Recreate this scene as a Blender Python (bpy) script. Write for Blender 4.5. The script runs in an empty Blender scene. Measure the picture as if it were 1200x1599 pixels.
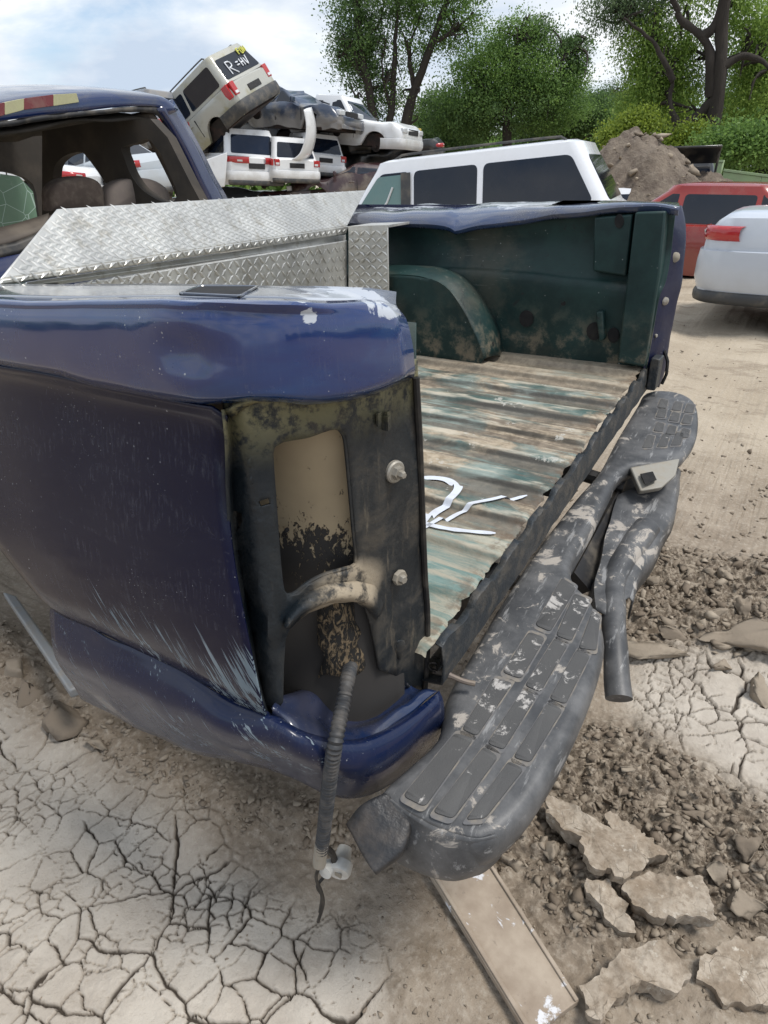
import bpy, math, random
import numpy as np
from mathutils import Vector, Matrix, noise as mnoise
from mathutils.geometry import tessellate_polygon
random.seed(7); rng = np.random.default_rng(11)
S = bpy.context.scene
COL = S.collection
# ------------------------------------------------------------------ camera, sky, sun
FPX = 995.0
CAM = np.array([0.4094, -0.4737, 0.6071])
YAW, PIT, ROL = 0.5654, 0.4862, 0.0218
ZG = -0.80                                    # level of the yard
def _rot():
    f = np.array([-math.sin(YAW)*math.cos(PIT), math.cos(YAW)*math.cos(PIT), -math.sin(PIT)])
    r = np.array([math.cos(YAW), math.sin(YAW), 0.0]); d = np.cross(f, r)
    c, s = math.cos(ROL), math.sin(ROL)
    return np.array([c*r+s*d, -s*r+c*d, f])
RM = _rot()
cd = bpy.data.cameras.new('camera'); cam = bpy.data.objects.new('camera', cd); COL.objects.link(cam)
cd.sensor_fit = 'VERTICAL'; cd.sensor_height = 24.0; cd.lens = FPX/1599*24.0
cd.clip_start = 0.02; cd.clip_end = 2000
M = Matrix(((RM[0][0], -RM[1][0], -RM[2][0], CAM[0]), (RM[0][1], -RM[1][1], -RM[2][1], CAM[1]),
            (RM[0][2], -RM[1][2], -RM[2][2], CAM[2]), (0, 0, 0, 1)))
cam.matrix_world = M; S.camera = cam
SUN_EL, SUN_AZ = math.radians(66), math.radians(78)
W = bpy.data.worlds.new('World'); S.world = W; W.use_nodes = True
nt = W.node_tree; nt.nodes.clear()
def wn(t, **k):
    n = nt.nodes.new(t)
    for a, b in k.items(): setattr(n, a, b)
    return n
sky = wn('ShaderNodeTexSky', sky_type='NISHITA', sun_disc=False, sun_elevation=SUN_EL, sun_rotation=SUN_AZ)
sky.air_density = 1.0; sky.dust_density = 0.6
bg1 = wn('ShaderNodeBackground'); bg1.inputs[1].default_value = 0.135
bg2 = wn('ShaderNodeBackground'); bg2.inputs[1].default_value = 0.92
tc = wn('ShaderNodeTexCoord'); mp = wn('ShaderNodeMapping'); mp.inputs['Scale'].default_value = (1.2, 1.2, 3.4)
mp.inputs['Location'].default_value = (0.35, 0.2, 0.1)
n1 = wn('ShaderNodeTexNoise'); n1.inputs['Scale'].default_value = 2.1; n1.inputs['Detail'].default_value = 9; n1.inputs['Roughness'].default_value = 0.55; n1.inputs['Distortion'].default_value = 0.35
n2 = wn('ShaderNodeTexNoise'); n2.inputs['Scale'].default_value = 3.3; n2.inputs['Detail'].default_value = 7; n2.inputs['Roughness'].default_value = 0.55
r1 = wn('ShaderNodeValToRGB'); r1.color_ramp.elements[0].position = 0.33; r1.color_ramp.elements[1].position = 0.47
r2 = wn('ShaderNodeValToRGB'); r2.color_ramp.elements[0].position = 0.36; r2.color_ramp.elements[1].position = 0.62
r2.color_ramp.elements[0].color = (0.56, 0.66, 0.80, 1); r2.color_ramp.elements[1].color = (0.97, 1.0, 1.03, 1)
mx = wn('ShaderNodeMixShader'); wo = wn('ShaderNodeOutputWorld')
lk = nt.links.new
lk(tc.outputs['Generated'], mp.inputs[0]); lk(mp.outputs[0], n1.inputs['Vector']); lk(mp.outputs[0], n2.inputs['Vector'])
lk(n1.outputs[0], r1.inputs[0]); lk(n2.outputs[0], r2.inputs[0]); lk(r2.outputs[0], bg2.inputs[0])
lk(sky.outputs[0], bg1.inputs[0]); lk(r1.outputs[0], mx.inputs[0]); lk(bg1.outputs[0], mx.inputs[1]); lk(bg2.outputs[0], mx.inputs[2]); lk(mx.outputs[0], wo.inputs[0])
sl = bpy.data.lights.new('sun', 'SUN'); sl.energy = 2.7; sl.angle = math.radians(16); sl.color = (1, 0.96, 0.90)
so = bpy.data.objects.new('sun', sl); COL.objects.link(so)
sd = Vector((math.sin(SUN_AZ)*math.cos(SUN_EL), math.cos(SUN_AZ)*math.cos(SUN_EL), math.sin(SUN_EL)))
so.rotation_euler = sd.to_track_quat('Z', 'Y').to_euler(); so.location = (0, 0, 20)
S.view_settings.view_transform = 'Standard'; S.view_settings.look = 'None'; S.view_settings.exposure = 0.24; S.view_settings.gamma = 1.0
S.view_settings.use_curve_mapping = False
S.cycles.max_bounces = 6; S.cycles.transparent_max_bounces = 12

# ------------------------------------------------------------------ geometry helpers
def ray(u, v): return np.array([(u-600)/FPX, (v-800)/FPX, 1.0]) @ RM
def UX(u, v, x): d = ray(u, v); return CAM + d*((x-CAM[0])/d[0])
def UY(u, v, y): d = ray(u, v); return CAM + d*((y-CAM[1])/d[1])
def UZ(u, v, z): d = ray(u, v); return CAM + d*((z-CAM[2])/d[2])
def UN(u, v, p, n): d = ray(u, v); n = np.array(n, float); return CAM + d*(np.dot(np.array(p)-CAM, n)/np.dot(d, n))
def PH(u, v, R): d = ray(u, v); return CAM + d*(R/math.hypot(d[0], d[1]))     # point at horizontal distance R
def offpath(path, o):
    out = []
    for i, p in enumerate(path):
        a = path[max(i-1, 0)]; b = path[min(i+1, len(path)-1)]
        t = np.array([b[0]-a[0], b[1]-a[1]]); t = t/np.linalg.norm(t)
        out.append((p[0]+t[1]*o, p[1]-t[0]*o))
    return out
def UPATH(u, v, path, o=0.0):
    """the point of the upright wall over `path` (plan) that lies on the sight line"""
    d = ray(u, v); P = offpath(path, o); best = None
    for i in range(len(P)-1):
        a = np.array(P[i]); b = np.array(P[i+1]); e = b-a
        den = d[0]*(-e[1]) + d[1]*e[0]
        if abs(den) < 1e-9: continue
        w = a-CAM[:2]
        t = (w[0]*(-e[1]) + w[1]*e[0])/den; s = (d[0]*w[1]-d[1]*w[0])/den
        lo = -99 if i == 0 else -1e-6; hi = 99 if i == len(P)-2 else 1+1e-6
        if t > 0 and lo <= s <= hi and (best is None or t < best): best = t
    return CAM + d*best
def cr(pts, n, closed=False):
    """resample a polyline smoothly (Catmull-Rom, arc length)"""
    P = [np.array(p, float) for p in pts]
    if len(P) == 2: return [P[0]+(P[1]-P[0])*i/(n-1) for i in range(n)]
    m = len(P); dense = []
    rngi = range(m) if closed else range(m-1)
    for i in rngi:
        p1, p2 = P[i], P[(i+1) % m]
        p0 = P[(i-1) % m] if (closed or i > 0) else 2*p1-p2
        p3 = P[(i+2) % m] if (closed or i+2 < m) else 2*p2-p1
        for k in range(12):
            t = k/12.0
            dense.append(0.5*((2*p1)+(p2-p0)*t+(2*p0-5*p1+4*p2-p3)*t*t+(3*p1-p0-3*p2+p3)*t**3))
    dense.append(P[0] if closed else P[-1]); D = np.array(dense)
    L = np.concatenate([[0], np.cumsum(np.linalg.norm(np.diff(D, axis=0), axis=1))])
    T = np.linspace(0, L[-1], n, endpoint=not closed)
    return [np.array([np.interp(t, L, D[:, k]) for k in range(D.shape[1])]) for t in T]
def wloc(p):
    v = Vector((0, 0, 0))
    while p is not None: v += Vector(p.location); p = p.parent
    return v
def mesh(name, V, F, mat, parent=None, smooth=35, world=True, solid=0.0, bevel=0.0, uv=None):
    me = bpy.data.meshes.new(name)
    me.from_pydata([tuple(float(c) for c in v) for v in V], [], [tuple(int(i) for i in f) for f in F]); me.validate(); me.update()
    if smooth is not None:
        me.shade_smooth()
        if smooth < 180: me.set_sharp_from_angle(angle=math.radians(smooth))
    if mat is not None: me.materials.append(mat)
    o = bpy.data.objects.new(name, me); COL.objects.link(o)
    if parent is not None:
        o.parent = parent
        if world: o.location = -wloc(parent)
    if bevel: b = o.modifiers.new('bevel', 'BEVEL'); b.width = bevel; b.segments = 2; b.limit_method = 'ANGLE'
    if solid: s = o.modifiers.new('solidify', 'SOLIDIFY'); s.thickness = solid; s.offset = -1
    return o
def bigmesh(name, V, F4, mat, smooth=True, attrs=None, kind=None):
    """numpy verts and quads/tris"""
    me = bpy.data.meshes.new(name); V = np.asarray(V, np.float32); F4 = np.asarray(F4, np.int32); k = F4.shape[1]
    me.vertices.add(len(V)); me.vertices.foreach_set('co', V.ravel())
    me.loops.add(F4.size); me.loops.foreach_set('vertex_index', F4.ravel())
    me.polygons.add(len(F4)); me.polygons.foreach_set('loop_start', np.arange(0, F4.size, k, dtype=np.int32))
    me.polygons.foreach_set('loop_total', np.full(len(F4), k, np.int32))
    if smooth: me.polygons.foreach_set('use_smooth', np.ones(len(F4), bool))
    me.update(calc_edges=True)
    for a, arr in (attrs or {}).items():
        at = me.attributes.new(a, 'FLOAT', 'POINT'); at.data.foreach_set('value', np.asarray(arr, np.float32))
    me.materials.append(mat); o = bpy.data.objects.new(name, me); COL.objects.link(o)
    if kind: o['kind'] = kind
    return o
def thing(name, label, cat, loc=(0, 0, 0), group=None, kind=None):
    o = bpy.data.objects.new(name, None); COL.objects.link(o); o.location = loc
    o.empty_display_size = 0.2
    return tag(o, label, cat, group, kind)
def tag(o, label=None, cat=None, group=None, kind=None):
    if label: o['label'] = label
    if cat: o['category'] = cat
    if group: o['group'] = group
    if kind: o['kind'] = kind
    return o
def grid(rows, closed=False):
    n = len(rows[0]); V = [p for r in rows for p in r]; F = []
    for i in range(len(rows)-1):
        for j in range(n if closed else n-1):
            a = i*n+j; b = i*n+(j+1) % n; F.append((a, b, b+n, a+n))
    return V, F
def loft(rows, nc, nsub=4):
    """rows of 3-D polylines -> smooth grid"""
    R = [cr(r, nc) for r in rows]
    cols = [cr([R[k][j] for k in range(len(R))], (len(R)-1)*nsub+1) if False else None for j in range(0)]
    out = []
    m = len(R)
    for i in range(m-1):
        for k in range(nsub):
            t = k/nsub; row = []
            for j in range(nc):
                p1, p2 = R[i][j], R[i+1][j]; p0 = R[i-1][j] if i > 0 else 2*p1-p2; p3 = R[i+2][j] if i+2 < m else 2*p2-p1
                row.append(0.5*((2*p1)+(p2-p0)*t+(2*p0-5*p1+4*p2-p3)*t*t+(3*p1-p0-3*p2+p3)*t**3))
            out.append(row)
    out.append(R[-1]); return out
def join(*parts):
    V, F = [], []
    for v, f in parts:
        o = len(V); V += list(v); F += [tuple(i+o for i in q) for q in f]
    return V, F
def box(c, s, R=None):
    V = []
    for z in (-1, 1):
        for x, y in ((-1, -1), (1, -1), (1, 1), (-1, 1)):
            p = np.array([x*s[0]/2, y*s[1]/2, z*s[2]/2]); V.append((R@p if R is not None else p)+np.array(c))
    return V, [(3, 2, 1, 0), (4, 5, 6, 7), (0, 1, 5, 4), (1, 2, 6, 5), (2, 3, 7, 6), (3, 0, 4, 7)]
def frames(P):
    P = [np.array(p, float) for p in P]; out = []; up = np.array([0, 0, 1.0])
    prev = None
    for i in range(len(P)):
        t = P[min(i+1, len(P)-1)]-P[max(i-1, 0)]; t = t/(np.linalg.norm(t)+1e-12)
        if prev is None:
            a = np.cross(t, up)
            if np.linalg.norm(a) < .05: a = np.cross(t, [1, 0, 0])
        else: a = prev-t*np.dot(prev, t)
        a = a/np.linalg.norm(a); prev = a; out.append((a, np.cross(t, a)))
    return out
def tube(P, r, n=10, cap=True, flat=1.0):
    P = [np.array(p, float) for p in P]; fr = frames(P); rows = []
    for i, p in enumerate(P):
        rr = r[i] if hasattr(r, '__len__') else r; a, b = fr[i]
        rows.append([p+a*rr*math.cos(2*math.pi*k/n)+b*rr*flat*math.sin(2*math.pi*k/n) for k in range(n)])
    V, F = grid(rows, True)
    if cap: F.append(tuple(range(n-1, -1, -1))); F.append(tuple(range(len(V)-n, len(V))))
    return V, F
def prism(poly3, d):
    """planar polygon (3-D points) pushed along d"""
    n = len(poly3); d = np.array(d); V = [np.array(p) for p in poly3]+[np.array(p)+d for p in poly3]
    F = [tuple(range(n-1, -1, -1)), tuple(range(n, 2*n))]+[(i, (i+1) % n, (i+1) % n+n, i+n) for i in range(n)]
    return V, F
def holed(outer, holes, th, n):
    """plate with holes; walls of depth th along -n"""
    loops = [[Vector(p) for p in outer]]+[[Vector(p) for p in h] for h in holes]
    tr = tessellate_polygon(loops); V = [np.array(p) for l in loops for p in l]; N = len(V); F = [tuple(t) for t in tr]
    nn = np.array(n)/np.linalg.norm(n)
    V2 = V+[p-nn*th for p in V]; F2 = list(F)+[tuple(i+N for i in reversed(t)) for t in F]
    k = 0
    for l in loops:
        m = len(l)
        for i in range(m): F2.append((k+i, k+(i+1) % m, k+(i+1) % m+N, k+i+N))
        k += m
    return V2, F2
def rrect(q, r=0.25, n=4):
    """rounded quad from 4 corner points (fraction r of the short side)"""
    q = [np.array(p, float) for p in q]; out = []
    s = min(np.linalg.norm(q[i]-q[(i+1) % 4]) for i in range(4))*r
    m = len(q)
    for i in range(m):
        a = q[i-1]; b = q[i]; c = q[(i+1) % m]; p = b+(a-b)/np.linalg.norm(a-b)*s; e = b+(c-b)/np.linalg.norm(c-b)*s
        for k in range(n+1):
            t = k/n; out.append((1-t)**2*p+2*t*(1-t)*b+t*t*e)
    return out
def sphere(c, r, nu=12, nv=8, sc=(1, 1, 1), R=None):
    rows = []
    for i in range(nv+1):
        a = math.pi*i/nv; row = []
        for j in range(nu):
            b = 2*math.pi*j/nu; p = np.array([math.sin(a)*math.cos(b)*sc[0], math.sin(a)*math.sin(b)*sc[1], math.cos(a)*sc[2]])*r
            row.append((R@p if R is not None else p)+np.array(c))
        rows.append(row)
    return grid(rows, True)
def lathe(c, ax, prof, n=20):
    """prof: (radius, height along ax)"""
    ax = np.array(ax, float); ax /= np.linalg.norm(ax); a = np.cross(ax, [0, 0, 1.0])
    if np.linalg.norm(a) < .1: a = np.cross(ax, [1.0, 0, 0])
    a /= np.linalg.norm(a); b = np.cross(ax, a)
    rows = [[np.array(c)+ax*h+a*r*math.cos(2*math.pi*k/n)+b*r*math.sin(2*math.pi*k/n) for k in range(n)] for r, h in prof]
    return grid(rows, True)
def warp(V, amp, sc, seed=0):
    out = []
    for p in V:
        q = Vector((p[0]*sc+seed, p[1]*sc, p[2]*sc)); n = mnoise.noise_vector(q)
        out.append(np.array(p)+np.array(n)*amp)
    return out

# ------------------------------------------------------------------ node materials
class MT:
    def __init__(s, name):
        s.m = bpy.data.materials.new(name); s.m.use_nodes = True; s.t = s.m.node_tree; s.t.nodes.clear()
        s.out = s.t.nodes.new('ShaderNodeOutputMaterial'); s.b = s.t.nodes.new('ShaderNodeBsdfPrincipled')
        s.t.links.new(s.b.outputs[0], s.out.inputs[0]); s._o = None
    def L(s, a, b):
        if isinstance(a, (int, float)): b.default_value = a
        elif isinstance(a, tuple): b.default_value = a if len(a) == 4 or b.type == 'VECTOR' else (*a, 1)
        else: s.t.links.new(a, b)
    def N(s, t, **k):
        n = s.t.nodes.new(t)
        for a, b in k.items(): setattr(n, a, b)
        return n
    def co(s):
        if s._o is None: s._o = s.N('ShaderNodeTexCoord').outputs['Object']
        return s._o
    def map(s, sc=(1, 1, 1), rot=(0, 0, 0), loc=(0, 0, 0), v=None):
        n = s.N('ShaderNodeMapping'); s.L(v or s.co(), n.inputs[0]); n.inputs['Scale'].default_value = sc
        n.inputs['Rotation'].default_value = rot; n.inputs['Location'].default_value = loc; return n.outputs[0]
    def noise(s, scale, detail=4, rough=.55, v=None, dist=0):
        n = s.N('ShaderNodeTexNoise'); s.L(v or s.co(), n.inputs['Vector']); n.inputs['Scale'].default_value = scale
        n.inputs['Detail'].default_value = detail; n.inputs['Roughness'].default_value = rough; n.inputs['Distortion'].default_value = dist
        return n.outputs[0]
    def voro(s, scale, feature='F1', v=None):
        n = s.N('ShaderNodeTexVoronoi', feature=feature); s.L(v or s.co(), n.inputs['Vector']); n.inputs['Scale'].default_value = scale
        return n.outputs['Distance']
    def rng(s, f, a, b, c=0.0, d=1.0):
        n = s.N('ShaderNodeMapRange', interpolation_type='SMOOTHSTEP'); s.L(f, n.inputs[0])
        for i, x in enumerate((a, b, c, d)): n.inputs[i+1].default_value = x
        return n.outputs[0]
    def math(s, op, a, b=0.0, c=None):
        n = s.N('ShaderNodeMath', operation=op); s.L(a, n.inputs[0]); s.L(b, n.inputs[1])
        if c is not None: s.L(c, n.inputs[2])
        return n.outputs[0]
    def mul(s, a, b): return s.math('MULTIPLY', a, b)
    def mix(s, f, a, b):
        n = s.N('ShaderNodeMix', data_type='RGBA'); s.L(f, n.inputs[0]); s.L(a, n.inputs[6]); s.L(b, n.inputs[7]); return n.outputs[2]
    def fmix(s, f, a, b):
        n = s.N('ShaderNodeMix', data_type='FLOAT'); s.L(f, n.inputs[0]); s.L(a, n.inputs[2]); s.L(b, n.inputs[3]); return n.outputs[0]
    def blob(s, c, r, soft=.5, sc=(1, 1, 1)):
        """1 near point c, 0 beyond r"""
        n = s.N('ShaderNodeVectorMath', operation='SUBTRACT'); s.L(s.co(), n.inputs[0]); n.inputs[1].default_value = tuple(c)
        m = s.N('ShaderNodeVectorMath', operation='MULTIPLY'); s.L(n.outputs[0], m.inputs[0]); m.inputs[1].default_value = sc
        l = s.N('ShaderNodeVectorMath', operation='LENGTH'); s.L(m.outputs[0], l.inputs[0])
        return s.rng(l.outputs['Value'], r, r*soft)
    def xyz(s, i):
        n = s.N('ShaderNodeSeparateXYZ'); s.L(s.co(), n.inputs[0]); return n.outputs[i]
    def attr(s, name):
        n = s.N('ShaderNodeAttribute', attribute_name=name); return n.outputs['Fac']
    def bump(s, h, st=.3, d=.01, prev=None):
        n = s.N('ShaderNodeBump'); s.L(h, n.inputs['Height']); n.inputs['Strength'].default_value = st; n.inputs['Distance'].default_value = d
        if prev is not None: s.L(prev, n.inputs['Normal'])
        s.L(n.outputs[0], s.b.inputs['Normal']); return n.outputs[0]
    def set(s, **k):
        nm = {'col': 'Base Color', 'rough': 'Roughness', 'metal': 'Metallic', 'coat': 'Coat Weight', 'coatr': 'Coat Roughness', 'spec': 'Specular IOR Level',
              'trans': 'Transmission Weight', 'alpha': 'Alpha', 'sss': 'Subsurface Weight', 'emit': 'Emission Color', 'emits': 'Emission Strength'}
        for a, v in k.items(): s.L(v, s.b.inputs[nm[a]])
        return s
DUST = (.30, .255, .195)
def simple(name, col, rough=.5, metal=0.0, dirt=.3, scale=20, coat=0.0, bump=.0, dcol=DUST):
    m = MT(name); n = m.noise(scale, 6, .6); n2 = m.noise(scale*6, 3)
    f = m.mul(m.rng(n, .42, .68), dirt); c = m.mix(f, col, dcol)
    c = m.mix(m.mul(n2, .25), c, tuple(x*.6 for x in col[:3]))
    m.set(col=c, rough=m.fmix(f, rough, .85), metal=metal, coat=coat, coatr=.08)
    if bump: m.bump(n2, bump, .01)
    return m.m
# ================================================================== the navy pickup truck
PATH = [(-1.9, 0), (-.60, 0), (-.30, 0), (-.15, .0), (-.095, .002), (-.062, .014), (-.042, .045), (-.018, .13), (.012, .30), (.018, .36)]
RPATH = [(-.40, 0), (-.085, .0), (-.03, .12), (.01, .30), (.02, .36)]
def SP(u, v, o=0.0): return UPATH(u, v, PATH, o)

def paint(name, base=(.006, .010, .060), peel=(), scratch=None, mud=.35, dust=.22, coatw=.75, r0=.16, sp=.5, dust_sheen_col=(.075, .075, .085), haze=0.0, chips=.5):
    m = MT(name)
    n = m.noise(9, 6, .6); f = m.noise(70, 4, .7); big = m.noise(3.0, 4, .6)
    c = m.mix(m.mul(m.rng(m.noise(1.0, 8, .65, v=m.map((2.4, 3, 9)), dist=.6), .42, .64), dust), base, dust_sheen_col)
    r = m.fmix(m.rng(n, .35, .7), r0, r0+.18); coat = coatw
    if haze:                                             # dry water marks, fine vertical rubbing; cloud-reflection haze painted on the shoulder
        hz = m.mul(m.rng(m.noise(1.0, 7, .72, v=m.map((210, 210, 9))), .48, .70), m.rng(m.noise(1.0, 9, .70, v=m.map((5, 5, 15)), dist=1.0), .47, .58))
        hz = m.math('MAXIMUM', hz, m.mul(m.rng(m.noise(34, 9, .78, dist=1.5), .60, .64), .6))
        c = m.mix(m.mul(hz, haze), c, (.11, .115, .14)); r = m.fmix(m.mul(hz, haze), r, .8)
    # dried run-off and mud film, denser towards the underside of the panel
    zz = m.rng(m.xyz(2), .36, -.12, 0, 1)
    mt = m.mul(m.rng(m.noise(6, 9, .72, dist=1.2), .46, .66), m.mul(zz, mud))
    c = m.mix(mt, c, (.10, .082, .066)); r = m.fmix(mt, r, .8)
    spk = m.rng(m.voro(55), .085, .06); keep = m.rng(m.noise(4, 2), .5, .6)
    c = m.mix(m.mul(m.mul(spk, keep), chips), c, (.38, .40, .42))
    sp2 = m.mul(m.rng(m.voro(130), .10, .06), m.rng(m.noise(9, 2), .5, .62)); c = m.mix(m.mul(sp2, chips), c, (.45, .47, .48))
    tot = None
    for (p, rad, sc) in peel:
        b = m.blob(p, rad, .35, sc); e = m.noise(22, 5, .62, dist=.8)
        k = m.rng(m.math('ADD', m.mul(b, .42), e), .80, .83)
        tot = k if tot is None else m.math('MAXIMUM', tot, k)
    if tot is not None:
        c = m.mix(tot, c, (.40, .43, .48)); r = m.fmix(tot, r, .65)
    if scratch:
        for (p, rad, ang, sc, thr) in scratch:
            st = m.noise(1.0, 3, .6, v=m.map((300, 300, 5), v=m.map(rot=(0, ang, 0))))
            wid = m.noise(1.0, 3, .6, v=m.map((60, 60, 4), v=m.map(rot=(0, ang, 0))))
            k = m.mul(m.blob(p, rad, .15, sc), 1.0)
            k = m.rng(m.math('ADD', m.math('ADD', m.mul(st, .6), m.mul(wid, .55)), m.mul(k, .22)), thr, thr+.05)
            k = m.mul(k, m.blob(p, rad, .55, sc))
            c = m.mix(m.mul(k, .8), c, m.mix(m.noise(14, 2), (.08, .14, .19), (.36, .42, .46))); r = m.fmix(k, r, .6)
    m.set(col=c, rough=r, coat=coat, coatr=.07, spec=sp)
    m.bump(m.math('ADD', m.mul(f, .25), m.noise(16, 2)), .10, .004)
    return m.m

TL = (-1.3, 1.0, ZG)
truck = thing('pickup_truck', 'dark navy wrecked pickup truck without tailgate, tail lamp or wheels, nearest the camera', 'pickup truck', TL)
cA = SP(380, 1040); cB = SP(415, 1110); cC = SP(330, 950)
dsc = math.atan2(cB[0]-cC[0], -(cB[2]-cC[2]))
m_side = paint('navy paint scuffed', base=(.0008, .0030, .024), mud=.06, dust=.12, coatw=.18, r0=.10, sp=.20, dust_sheen_col=(.014, .019, .040), haze=.30, chips=.8,
               scratch=[(tuple(SP(395, 1075)), .13, dsc, (1, 1, .8), .76), (tuple(SP(240, 985)), .22, dsc, (.6, 1, 1.5), .84)])
m_skirt = paint('navy paint scraped', base=(.001, .008, .042), mud=.08, dust=.05, coatw=.25, sp=.3, haze=.25,
                scratch=[(tuple(SP(150, 1050)), .22, dsc+.1, (1, 1, 1), .84), (tuple(SP(290, 1110)), .22, dsc+.2, (1, 1, 1), .86), (tuple(SP(440, 1165)), .16, dsc+.4, (1, 1, 1), .85)])
m_bulge = paint('navy paint glossy', base=(.0005, .015, .100), mud=.0, dust=.6, dust_sheen_col=(.004, .050, .160), haze=.14, chips=.9, coatw=1.0,  # sky reflection painted in: brighter blue base and bluish blotches
                peel=[(tuple(SP(600, 478)), .055, (1, 1, 1.5)), (tuple(SP(470, 490)), .030, (1, 1, 1)), (tuple(SP(520, 520)), .022, (1, 1, 1))])
m_rail = paint('oxidised rail paint', base=(.13, .15, .19), mud=0, dust=.5, peel=[(tuple(SP(560, 458)), .12, (1, 1, 1))])

# --- upper shoulder of the near bedside: rail top, rounding, glossy bulge, lip over the lamp recess
def edge_y(u, v, y): return UY(u, v, y)
k1 = [(-420, 458), (0, 468), (150, 470), (300, 470), (420, 472), (520, 475), (590, 474), (617, 482)]
k2 = [(-420, 472), (0, 482), (150, 485), (300, 487), (420, 491), (520, 494), (595, 490), (631, 503)]
k3 = [(-420, 495), (0, 518), (150, 530), (300, 542), (420, 550), (520, 552), (590, 545), (640, 540)]
k4 = [(-420, 508), (0, 552), (150, 580), (300, 607), (410, 604), (500, 605), (570, 592), (643, 566)]
k5 = [(-420, 515), (0, 562), (150, 594), (300, 620), (405, 615), (490, 621), (570, 610), (645, 580)]
k6 = [(-420, 522), (0, 570), (150, 602), (300, 629), (402, 622), (490, 628), (570, 617), (645, 587)]
r0 = [edge_y(u, v, y) for u, v, y in ((-420, 446, .17), (0, 447, .17), (150, 447, .175), (300, 447, .18), (420, 450, .19), (520, 452, .20), (585, 454, .215), (618, 459, .24))]
rows = [r0, [SP(u, v, -.012) for u, v in k1], [SP(u, v, .006) for u, v in k2], [SP(u, v, .013) for u, v in k3],
        [SP(u, v, .014) for u, v in k4], [SP(u, v, .010) for u, v in k5], [SP(u, v, -.012) for u, v in k6]]
G = loft(rows, 60, 5)
rail_rows = G[:6]; V, F = grid(rail_rows)
dimple = SP(285, 552, .022)
def dent(V, c, r, d):
    out = []
    for p in V:
        q = np.linalg.norm(p-c)/r
        out.append(p+np.array([0, 1, 0])*d*math.exp(-q*q*2.2)-np.array([0, 1, 0])*d*.35*math.exp(-(q-1.3)**2*5))
    return out
# rail top; the stake pocket is a dark sheet standing for its shade
from mathutils.bvhtree import BVHTree
Vr, Fr = grid(G[:8]); bvh = BVHTree.FromPolygons([tuple(p) for p in warp(Vr, .0015, 9)], Fr)
def onrail(u, v, up=.0025):
    h = bvh.ray_cast(Vector(CAM), Vector(ray(u, v)).normalized())[0]
    return np.array(h)+np.array([0, 0, up]) if h else UZ(u, v, .49)
pk = [onrail(u, v) for u, v in ((281, 466), (312, 454), (404, 454), (376, 471))]
zt = min(p[2] for p in pk)
V2, F2 = grid(G[:6])
Vs, Fs = grid(G[5:])
rail = mesh('bed_rail', warp(V2, .0015, 9), F2, m_rail, truck, 60, solid=.003)
bulge = mesh('side_shoulder', dent(warp(warp(Vs, .003, 5, 3), .0012, 23, 5), dimple, .030, .014), Fs, m_bulge, truck, 70, solid=.003)
m_dark = simple('sooty black steel', (.012, .012, .014), .6, dirt=.3, scale=12)
m_hole_shade = simple('painted hole shade', (.006, .006, .007), .9, dirt=.05)  # near-black colour painted for the shade inside holes
m_black = simple('black rubber', (.010, .010, .011), .5, dirt=.15)
pv, pf = prism(pk, (0, 0, .0015))
mesh('stake_pocket', [p+np.array([0, 0, .001]) for p in pv], pf, m_hole_shade, truck, None)
rim = [p+np.array([0, 0, .0025]) for p in rrect(pk, .12, 3)]
mesh('pocket_rim', *tube(rim+[rim[0]], .0016, 6), m_rail, truck)

# --- lower side skin
rows = [[SP(u, v, -.006) for u, v in ((-420, 522), (-100, 552), (0, 570), (150, 602), (300, 629), (348, 636), (356, 650))],
        [SP(u, v, -.022) for u, v in ((-420, 545), (-100, 580), (0, 598), (150, 632), (300, 662), (345, 676), (355, 690))],
        [SP(u, v, -.012) for u, v in ((-330, 600), (-100, 640), (0, 665), (150, 705), (280, 740), (340, 760), (357, 772))],
        [SP(u, v, .004) for u, v in ((-220, 690), (-100, 708), (0, 740), (150, 790), (280, 838), (345, 858), (365, 868))],
        [SP(u, v, .018) for u, v in ((-120, 765), (-50, 785), (25, 830), (150, 890), (280, 950), (350, 975), (385, 985))],
        [SP(u, v, .016) for u, v in ((-62, 782), (0, 845), (60, 915), (150, 955), (280, 1022), (362, 1068), (408, 1085))],
        [SP(u, v, .004) for u, v in ((-50, 790), (5, 860), (80, 948), (160, 985), (270, 1040), (355, 1086), (418, 1117))]]
G = loft(rows, 60, 6); V, F = grid(G)
mesh('side_panel', warp(V, .004, 5, 8), F, m_side, truck, 80, solid=.003)
# --- skirt below the crease, wrapping the corner under the lamp
rows = [[SP(u, v, o) for u, v, o in ((82, 950, .0), (160, 986, .0), (270, 1041, .0), (355, 1087, .0), (425, 1120, .0), (480, 1150, .02), (560, 1160, .03), (625, 1128, .03), (683, 1080, .03))],
        [SP(u, v, o) for u, v, o in ((80, 962, .006), (160, 1000, .006), (270, 1056, .008), (355, 1101, .01), (428, 1133, .016), (482, 1162, .036), (560, 1170, .045), (627, 1138, .045), (688, 1092, .042))],
        [SP(u, v, o) for u, v, o in ((86, 1005, .018), (170, 1050, .022), (275, 1098, .024), (360, 1135, .024), (436, 1165, .025), (495, 1190, .042), (565, 1198, .052), (632, 1160, .052), (692, 1110, .046))],
        [SP(u, v, o) for u, v, o in ((100, 1045, .012), (185, 1090, .018), (285, 1135, .016), (368, 1163, .012), (445, 1190, .008), (505, 1216, .022), (572, 1222, .034), (636, 1182, .036), (691, 1128, .034))],
        [SP(u, v, o) for u, v, o in ((130, 1092, -.012), (205, 1130, -.01), (300, 1170, -.015), (378, 1188, -.02), (455, 1213, -.02), (515, 1238, -.002), (575, 1240, .006), (636, 1200, .01), (688, 1142, .014))]]
G = loft(rows, 60, 5); V, F = grid(G)
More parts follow.
